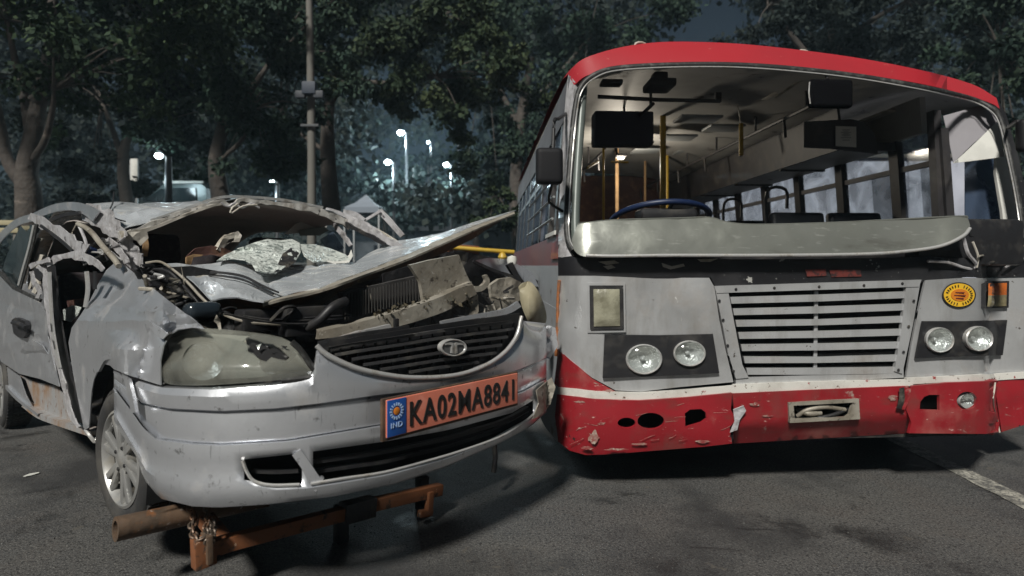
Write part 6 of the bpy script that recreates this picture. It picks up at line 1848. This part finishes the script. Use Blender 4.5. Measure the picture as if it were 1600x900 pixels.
# cabin: seats, dash, loose bracket
def car_seat(a, b, mt_):
    h_ = hub('seat', CAR, car(a, b, 0.5))
    axs = (CAX[0], (CAX[1] * 0.96 - ZA * 0.26).normalized(), (ZA * 0.96 + CAX[1] * 0.26).normalized())
    v_, f_ = box_geo(car(a, b, 0.90), axs, (0.48, 0.13, 0.62), 0.06, 4)
    make('backrest', v_, f_, mt_, h_)
    v_, f_ = box_geo(car(a, b + 0.10, 1.30), axs, (0.27, 0.10, 0.19), 0.045, 4)
    make('headrest', v_, f_, M['seat'], h_)
    v_, f_ = box_geo(car(a, b - 0.28, 0.62), CAX, (0.5, 0.5, 0.14), 0.05, 3)
    make('cushion', v_, f_, mt_, h_)
car_seat(-0.34, 2.25, M['seat'])
car_seat(0.36, 2.2, M['maroon'])
carbox('rear_bench', -0.62, 0.62, 3.4, 3.6, 0.55, 1.15, M['seat'], None, 0.06)
carbox('dashboard', -0.62, 0.62, 1.40, 1.72, 0.86, 1.06, M['maroon'], None, 0.06)
patch('torn_trim', [(292, 400), (306, 388), (330, 384), (352, 388), (372, 398), (344, 408), (300, 414)], fb(1.62), M['maroon'], CAR, cell=8, thick=0.01, crumple=(0.05, 6), smooth=False)
patch('torn_trim', [(291, 402), (304, 397), (318, 398), (302, 408), (296, 416), (291, 412)], fb(1.52), M['tan'], CAR, cell=6, thick=0.01, crumple=(0.02, 6))
patch('torn_trim', [(302, 402), (330, 398), (356, 404), (350, 412), (298, 415)], fb(1.50), M['seat'], CAR, cell=8, thick=0.01, crumple=(0.03, 7))
patch('loose_bracket', [(339, 390), (350, 369), (372, 361), (378, 368), (374, 378), (360, 378), (344, 393)], fb(1.60), M['cream'], CAR, holes=[[(352, 382), (358, 374), (366, 372), (366, 376)]], cell=5, thick=0.03, crumple=(0.02, 12), smooth=False)

# ---- bonnet
hood_pts = [(258, 411, yb(258, 1.36)), (300, 414, yb(300, 1.36)), (355, 408, yb(355, 1.32)), (300, 440, yb(300, 1.08)), (330, 469, yb(330, 0.86)), (372, 464, yb(372, 0.72)), (412, 470, yb(412, 0.62)), (436, 462, yb(436, 0.62)), (400, 435, yb(400, 1.0)), (470, 425, yb(470, 1.1)),
            (500, 448, yb(500, 0.62)), (560, 426, yb(560, 0.68)), (520, 418, yb(520, 1.0)), (555, 410, yb(555, 1.25)), (600, 388, yb(600, 1.3)), (640, 396, yb(640, 0.82)), (640, 374, yb(640, 1.25)), (735, 353, yb(735, 0.92)), (805, 330, yb(805, 0.95))]
hood_s = rbf(hood_pts)
ho = [(256, 412), (276, 411), (300, 414), (330, 412), (356, 407), (385, 414), (420, 420), (470, 416), (500, 413), (555, 410), (575, 396), (600, 384), (622, 376), (650, 372), (690, 364), (740, 347), (806, 328), (772, 341), (736, 354), (690, 373), (640, 396), (600, 411), (560, 427), (530, 437), (500, 449), (466, 456), (438, 463), (412, 471), (390, 468), (370, 464), (348, 465), (330, 469), (318, 456), (304, 441), (285, 426)]
hood_c = creased(hood_s, [(290, 416, 350, 448, 0.05, 7), (318, 446, 398, 440, -0.04, 6), (350, 448, 412, 470, 0.06, 6), (390, 418, 440, 460, -0.06, 8), (440, 424, 500, 446, 0.05, 7), (470, 440, 520, 414, -0.05, 7),
    (520, 414, 590, 414, 0.05, 6), (560, 424, 600, 388, -0.05, 7), (600, 392, 660, 376, 0.04, 5), (640, 392, 700, 362, -0.04, 6), (330, 462, 360, 430, -0.03, 5), (690, 368, 770, 340, 0.03, 4)])
HD = patch('bonnet', ho, hood_c, M['hood'], CAR, cell=6, thick=0.006, crumple=(0.030, 4.0, 0.012, 13), angle=12, seed=1)
ribbon('bonnet_lip', [(412, 472), (440, 464), (500, 450), (560, 428), (640, 398), (735, 356), (804, 331)], [3, 3, 4, 6, 8, 9, 4], lambda x, y: hood_s(x, y) + Vector((0, -0.01, -0.004)), M['dusty'], HD, 5, 0.01, (0.006, 9))
under = rbf([(330, 470, yb(330, 0.9)), (412, 472, yb(412, 0.68)), (500, 452, yb(500, 0.67)), (640, 400, yb(640, 0.87)), (800, 334, yb(800, 1.0)), (350, 486, yb(350, 1.05)), (430, 492, yb(430, 0.95)), (505, 474, yb(505, 0.88)), (560, 442, yb(560, 0.90)), (640, 418, yb(640, 1.0)), (735, 374, yb(735, 1.08))])
patch('bonnet_underside', [(330, 470), (370, 467), (412, 473), (440, 465), (500, 451), (560, 429), (640, 399), (735, 357), (802, 333), (738, 374), (690, 397), (640, 417), (590, 434), (560, 443), (530, 456), (505, 475), (470, 485), (430, 493), (390, 492), (350, 486)], under, M['rustunder'], HD, cell=7, thick=0.004, crumple=(0.012, 6))
tube('wiper_arm', [hood_s(x, y) + Vector((0, -0.02, 0.012)) for x, y in ((328, 430), (350, 430), (384, 436), (412, 450), (438, 461))], [0.008, 0.006, 0.007, 0.006, 0.004], M['black'], CAR, 6, 4)
tube('wiper_arm', [hood_s(x, y) + Vector((0, -0.02, 0.010)) for x, y in ((330, 434), (352, 435), (386, 442), (414, 456), (430, 463))], 0.004, M['black'], CAR, 6, 4)
# shattered windscreen lying on the bonnet
gs = rbf([(350, 412, yb(350, 1.30)), (400, 386, yb(400, 1.55)), (430, 380, yb(430, 1.58)), (410, 425, yb(410, 1.02)), (440, 432, yb(440, 0.98)), (480, 392, yb(480, 1.40)), (470, 412, yb(470, 1.15)), (500, 415, yb(500, 1.15)), (520, 395, yb(520, 1.45)), (555, 409, yb(555, 1.2))])
gs_ = lambda x, y: gs(x, y) + Vector((0, -0.06, 0.015))
WS = patch('windscreen', [(348, 412), (360, 403), (384, 392), (404, 384), (424, 378), (446, 380), (462, 378), (474, 384), (476, 398), (470, 410), (455, 420), (440, 431), (420, 430), (408, 426), (402, 416), (390, 410), (370, 408)], gs_, M['shatter'], CAR, cell=5, thick=0.006, crumple=(0.085, 6), smooth=False)
WS['label'] = 'crazed and crumpled white windscreen glass'
patch('windscreen_piece', [(474, 386), (496, 386), (520, 392), (545, 402), (552, 410), (520, 413), (496, 413), (482, 404)], gs_, M['shatter'], CAR, cell=6, thick=0.006, crumple=(0.03, 6), smooth=False)
patch('windscreen_piece', [(516, 412), (524, 406), (540, 410), (550, 402), (553, 394), (556, 404), (550, 414), (530, 416)], gs_, M['card'], CAR, cell=4, thick=0.004, crumple=(0.03, 12), smooth=False)
patch('windscreen_lining', [(440, 428), (452, 400), (470, 386), (478, 394), (474, 410), (462, 420)], lambda x, y: gs(x, y) + Vector((0, -0.09, 0.01)), M['dark'], CAR, cell=5, thick=0.004, crumple=(0.04, 9), smooth=False)

# ---- engine bay
patch('bay_wall', [(222, 420), (300, 416), (430, 440), (560, 426), (650, 396), (720, 392), (800, 408), (842, 440), (840, 510), (700, 512), (500, 534), (350, 530), (280, 512)], fb(1.16), M['dark'], CAR, cell=12, thick=0.01, crumple=(0.05, 5), smooth=False)
tube('cable', [CB(x, y, b) for x, y, b in ((228, 411, 1.25), (250, 409, 1.2), (270, 421, 1.1), (292, 440, 0.95), (318, 468, 0.78), (345, 489, 0.70), (385, 503, 0.62), (440, 508, 0.6))], 0.0055, M['dusty'], CAR, 6, 5)
tube('cable', [CB(x, y, b) for x, y, b in ((232, 420, 1.2), (262, 424, 1.05), (284, 444, 0.95), (300, 462, 0.85), (312, 478, 0.8))], 0.006, M['dark'], CAR, 6, 5)
for k in range(18):
    rk = random.Random(200 + k)
    x, y = rk.uniform(232, 330), 0
    y = 424 + (x - 225) * 0.78 + rk.uniform(-14, 12)
    b_ = rk.uniform(0.75, 0.98)
    pts = [CB(x + rk.uniform(-24, 24), y + rk.uniform(-14, 14), b_ + rk.uniform(-.06, .06)) for _ in range(4)]
    tube('hose', pts, rk.uniform(0.004, 0.012), M[rk.choice(['dark', 'dusty', 'black', 'black', 'dark', 'chrome'])], CAR, 6, 4)
for k in range(6):
    rk = random.Random(300 + k)
    x, y, b_ = rk.uniform(300, 560), rk.uniform(480, 512), rk.uniform(0.55, 0.85)
    pts = [CB(x + rk.uniform(-40, 40), y + rk.uniform(-14, 14), b_ + rk.uniform(-.06, .06)) for _ in range(4)]
    tube('hose', pts, rk.uniform(0.004, 0.011), M[rk.choice(['dark', 'black', 'black', 'dark'])], CAR, 6, 4)
v_, f_ = box_geo(CB(316, 486, 0.72), CAX, (0.13, 0.09, 0.07), 0.034, 4)
make('coolant_bottle', v_, f_, M['bottle'], CAR)
patch('torn_tab', [(338, 492), (344, 500), (346, 515), (342, 516), (339, 506), (334, 502)], fb(0.55), M['cream'], CAR, cell=4, thick=0.003, crumple=(0.02, 14), smooth=False)
patch('torn_tab', [(283, 414), (292, 460), (300, 462), (288, 444)], fb(0.95), M['dusty'], CAR, cell=5, thick=0.003, crumple=(0.02, 14), smooth=False)
patch('radiator', [(532, 457), (580, 447), (656, 430), (660, 472), (610, 488), (546, 502)], fb(0.57), mat('radiator_grey', (0.05, 0.048, 0.048), 0.6, 0.1, [dict(scale=8, lo=0.5, hi=0.7, color=(0.09, 0.085, 0.08))]), CAR, cell=12, thick=0.03, crumple=(0.006, 6))
fins = []
for i in range(26):
    x = 538 + i * 4.6
    y0_, y1_ = 458 - (x - 532) * 0.215, 500 - (x - 546) * 0.27
    p, q = CB(x, y0_ + 3, 0.545), CB(x + 3, y1_ - 3, 0.545)
    fins.append(box_geo((p + q) / 2, CAX, (0.003, 0.006, (p - q).length)))
v_, f_ = merge(fins)
tag(make('radiator_fins', v_, f_, mat('radiator_fin', (0.05, 0.048, 0.046), 0.6, 0.2), CAR, False), kind='stuff')
tube('radiator_hose', [CB(540, 470, 0.5), CB(520, 480, 0.48), CB(500, 500, 0.5), CB(480, 512, 0.55)], 0.02, M['black'], CAR, 10, 4)
box('battery', CB(470, 500, 0.62), CAX, (0.2, 0.15, 0.12), M['black'], CAR, 0.012)
box('fuse_box', CB(400, 500, 0.66), CAX, (0.14, 0.1, 0.09), M['black'], CAR, 0.015)
for k in range(3):
    tube('wiring', [CB(350 + 30 * k, 490 + 4 * k, 0.58), CB(400 + 24 * k, 500, 0.56), CB(450 + 20 * k, 506 - 5 * k, 0.54), CB(520 + 14 * k, 505 - 6 * k, 0.52)], 0.005, M['black'], CAR, 6, 4)
tube('radiator_stay', [CB(573, 446, 0.58), CB(581, 470, 0.57), CB(587, 488, 0.57)], 0.006, M['dusty'], CAR, 6, 3)
IP = patch('inner_panel', [(640, 414), (680, 405), (717, 398), (727, 424), (735, 441), (700, 454), (662, 470), (657, 440)], fb(0.46), M['dusty'], CAR, cell=8, thick=0.02, crumple=(0.008, 6))
patch('inner_panel_painted_shade', [(598, 428), (640, 415), (658, 440), (662, 470), (620, 474), (600, 452)], fb(0.60), M['dark'], CAR, cell=10, thick=0.01, crumple=(0.01, 6))  # bonnet's shade on this part of the panel, done as a dark sheet
ribbon('inner_panel_flange', [(655, 478), (690, 464), (722, 450), (738, 444)], 8, fb(0.43), M['dusty'], IP, 5, 0.03, (0.006, 10))
ribbon('radiator_support', [(498, 524), (545, 516), (592, 506), (640, 493), (690, 476), (722, 460), (742, 452)], [12, 17, 21, 24, 24, 22, 16], lambda x, y: nose(x, y, -0.10), M['dusty'], CAR, 6, 0.05, (0.010, 6))
patch('radiator_support_end', [(724, 456), (738, 448), (747, 462), (748, 486), (742, 500), (730, 503), (736, 480)], lambda x, y: nose(x, y, -0.12), M['dusty'], CAR, cell=5, thick=0.03, crumple=(0.02, 9), smooth=False)
patch('radiator_support', [(505, 535), (560, 518), (610, 507), (613, 515), (570, 523), (520, 534)], lambda x, y: nose(x, y, -0.05), M['rustsilver'], CAR, cell=6, thick=0.02, crumple=(0.008, 9))
box('bolt_hole', nose(619, 506, -0.072), CAX, (0.022, 0.012, 0.04), M['hollow_shade'], CAR, 0.005)
g_ = np.random.default_rng(9)
lv = []
for i in range(150):
    x = g_.uniform(585, 735)
    y = 489 - (x - 585) * 0.20 + g_.normal() * 4
    lv.append(nose(x, y + 5, -0.13 + g_.uniform(-.03, .03)))
lf = leaf_geo([(Vector(tuple(p)), 0.018) for p in lv], 320, 0.020, 77)
tag(leaf_obj('dry_leaves', lf, mat('dry_leaf', (0.07, 0.058, 0.035), 0.8, 0, [dict(scale=20, lo=0.5, hi=0.6, color=(0.03, 0.03, 0.02))]), CAR, CAR.location), kind='stuff')
ribbon('bent_tab', [(742, 452), (754, 450), (762, 440), (759, 430)], [10, 8, 7, 5], fb(0.48), M['dusty'], CAR, 4, 0.02, (0.01, 9))
patch('lamp_bucket', [(766, 446), (780, 436), (798, 433), (816, 442), (822, 462), (806, 474), (792, 492), (776, 484), (768, 464)], fb(0.60), M['dusty'], CAR, cell=6, thick=0.02, crumple=(0.03, 7), smooth=False)
patch('lamp_bucket', [(760, 478), (772, 475), (776, 490), (770, 498), (760, 494)], fb(0.50), M['cream'], CAR, cell=5, thick=0.02, crumple=(0.02, 10), smooth=False)
for k in range(12):
    rk = random.Random(400 + k)
    x, y = rk.uniform(745, 800), rk.uniform(455, 505)
    pts = [CB(x + rk.uniform(-16, 16), y + rk.uniform(-20, 20), 0.5 + rk.uniform(-.05, .08)) for _ in range(3)]
    tube('torn_strip', pts, rk.uniform(0.003, 0.010), M[rk.choice(['dusty', 'dark', 'cream', 'dark'])], CAR, 5, 4)
patch('far_fender', [(738, 408), (762, 403), (795, 405), (832, 426), (842, 448), (818, 446), (790, 432), (760, 420)], fb(0.95), M['silver'], CAR, cell=8, thick=0.006, crumple=(0.02, 5))
ribbon('far_fender_seal', [(740, 408), (775, 424), (800, 432), (822, 448), (834, 460)], [4, 5, 5, 6, 5], fb(0.80), M['black'], CAR, 5, 0.01)
ribbon('far_fender_seal', [(797, 412), (806, 428), (818, 444)], [10, 8, 6], fb(0.86), M['black'], CAR, 5, 0.02)
v_, f_ = lathe_geo([(0.001, 0.03), (0.03, 0.02), (0.035, 0.0), (0.03, -0.03), (0.001, -0.035)], 14, CB(800, 406, 0.9), ZA, XA, YA)
make('white_cap', v_, f_, M['card'], CAR)
patch('bumper_corner', [(818, 503), (828, 512), (842, 519), (856, 508), (868, 512), (872, 540), (860, 560), (825, 560)], lambda x, y: nose(x, y, -0.03), M['silver'], bumper, cell=8, thick=0.004)
# stiff wires hanging below the bumper
tube('hanging_bracket', [nose(772, 690, -0.35), nose(774, 715, -0.35), nose(771, 738, -0.35)], 0.014, M['dark'], CAR, 8, 0)

# ================================================================== TOWING DOLLY
DL = thing('towing_dolly', 'rusty orange towing dolly with pipe and chain under the car', 'dolly', car(-0.3, 0.55, 0))
p0, p1 = CB(180, 827, 0.70), CB(318, 797, 0.70)
pv, pf = [], []
ax_ = (p1 - p0).normalized()
sd_ = ax_.cross(ZA).normalized()
up_ = sd_.cross(ax_)
prof = [(0.024, 0.0), (0.030, 0.0), (0.042, 0.0), (0.042, (p1 - p0).length + 0.25), (0.001, (p1 - p0).length + 0.25)]
v_, f_ = lathe_geo([(0.028, 0.10), (0.028, 0.0)] + prof[2:], 20, p0, ax_, sd_, up_)
PIPE = make('wheel_pipe', v_, f_, M['pipe'], DL)
v_, f_ = lathe_geo([(0.001, 0.08), (0.028, 0.08)], 16, p0, ax_, sd_, up_)
make('pipe_bore', v_, f_, M['hollow_shade'], PIPE)
bar('cross_bar', CB(318, 858, 0.46), CB(545, 800, 0.43), 0.045, 0.052, M['orange'], DL, 0.004)
bar('cross_bar', CB(575, 790, 0.43), CB(688, 764, 0.42), 0.045, 0.052, M['orange'], DL, 0.004)
bar('bar_sleeve', CB(535, 802, 0.43), CB(582, 790, 0.43), 0.065, 0.08, M['dark'], DL, 0.004)
bar('end_plate', CB(317, 838, 0.44), CB(319, 884, 0.44), 0.07, 0.05, M['orange'], DL, 0.006, up=CAX[1])
bar('end_plate', CB(323, 834, 0.43), CB(324, 878, 0.43), 0.02, 0.06, M['pipe'], DL, 0.003, up=CAX[1])
bar('end_bracket', CB(672, 768, 0.40), CB(669, 806, 0.40), 0.03, 0.03, M['orange'], DL, 0.004, up=CAX[1])
bar('end_bracket', CB(655, 803, 0.40), CB(674, 800, 0.40), 0.03, 0.03, M['orange'], DL, 0.004)
for a_ in (-0.15, 0.3):
    q = car(a_, 0.55, 0.0)
    bar('stand_post', q, q + ZA * 0.16, 0.05, 0.05, M['dark'], DL, 0.004, up=CAX[1])
bar('side_arm', car(-0.66, 0.46, 0.19), car(-0.66, 0.74, 0.24), 0.05, 0.05, M['orange'], DL, 0.004)
bar('rear_pipe', car(-0.84, 1.24, 0.26), car(-0.5, 1.24, 0.26), 0.07, 0.07, M['pipe'], DL, 0.02)
bar('side_arm', car(-0.62, 0.70, 0.24), car(-0.62, 1.26, 0.24), 0.05, 0.05, M['dark'], DL, 0.004)
def chain(pts, n):
    c = [Vector(tuple(p)) for p in catmull(pts, 12)]
    L = [0]
    for i in range(1, len(c)): L.append(L[-1] + (c[i] - c[i - 1]).length)
    for k in range(n):
        s_ = L[-1] * (k + 0.5) / n
        i = max(1, int(np.searchsorted(L, s_)))
        d_ = (c[i] - c[i - 1]).normalized()
        m = c[i]
        s1 = d_.cross(Vector((0.3, 0.8, 0.1))).normalized()
        s2 = s1.cross(d_)
        sv = s1 if k % 2 else s2
        hl_, hw_ = L[-1] / n * 0.78, 0.011
        ring_ = [m + d_ * (hl_ * math.cos(t)) + sv * (hw_ * math.sin(t)) for t in np.linspace(0, 2 * math.pi, 14, endpoint=False)]
        tube('chain_link', ring_, 0.0042, M['chain'], DL, 6, 0, True)
chain([CB(296, 790, 0.60), CB(303, 806, 0.55), CB(300, 824, 0.50), CB(306, 842, 0.44), CB(318, 840, 0.42)], 9)
chain([CB(323, 792, 0.50), CB(325, 812, 0.46), CB(322, 828, 0.44), CB(326, 842, 0.42), CB(333, 846, 0.41)], 8)
chain([CB(331, 808, 0.44), CB(333, 826, 0.42), CB(331, 842, 0.41), CB(322, 848, 0.41)], 6)

# ================================================================== night haze
hz = bpy.data.materials.new('night_haze')
hz.use_nodes = True
hn, hlk = hz.node_tree.nodes, hz.node_tree.links
hn.clear()
ho_ = hn.new('ShaderNodeOutputMaterial')
pv_ = hn.new('ShaderNodeVolumePrincipled')
pv_.inputs['Color'].default_value = (0.58, 0.84, 1.0, 1)
pv_.inputs['Density'].default_value = 0.0017
hlk.new(pv_.outputs['Volume'], ho_.inputs['Volume'])
hv, hf = box_geo((0, 25, 10.0), (XA, YA, ZA), (170, 75, 22.0))
tag(make('haze', hv, hf, hz, None, False), kind='stuff')
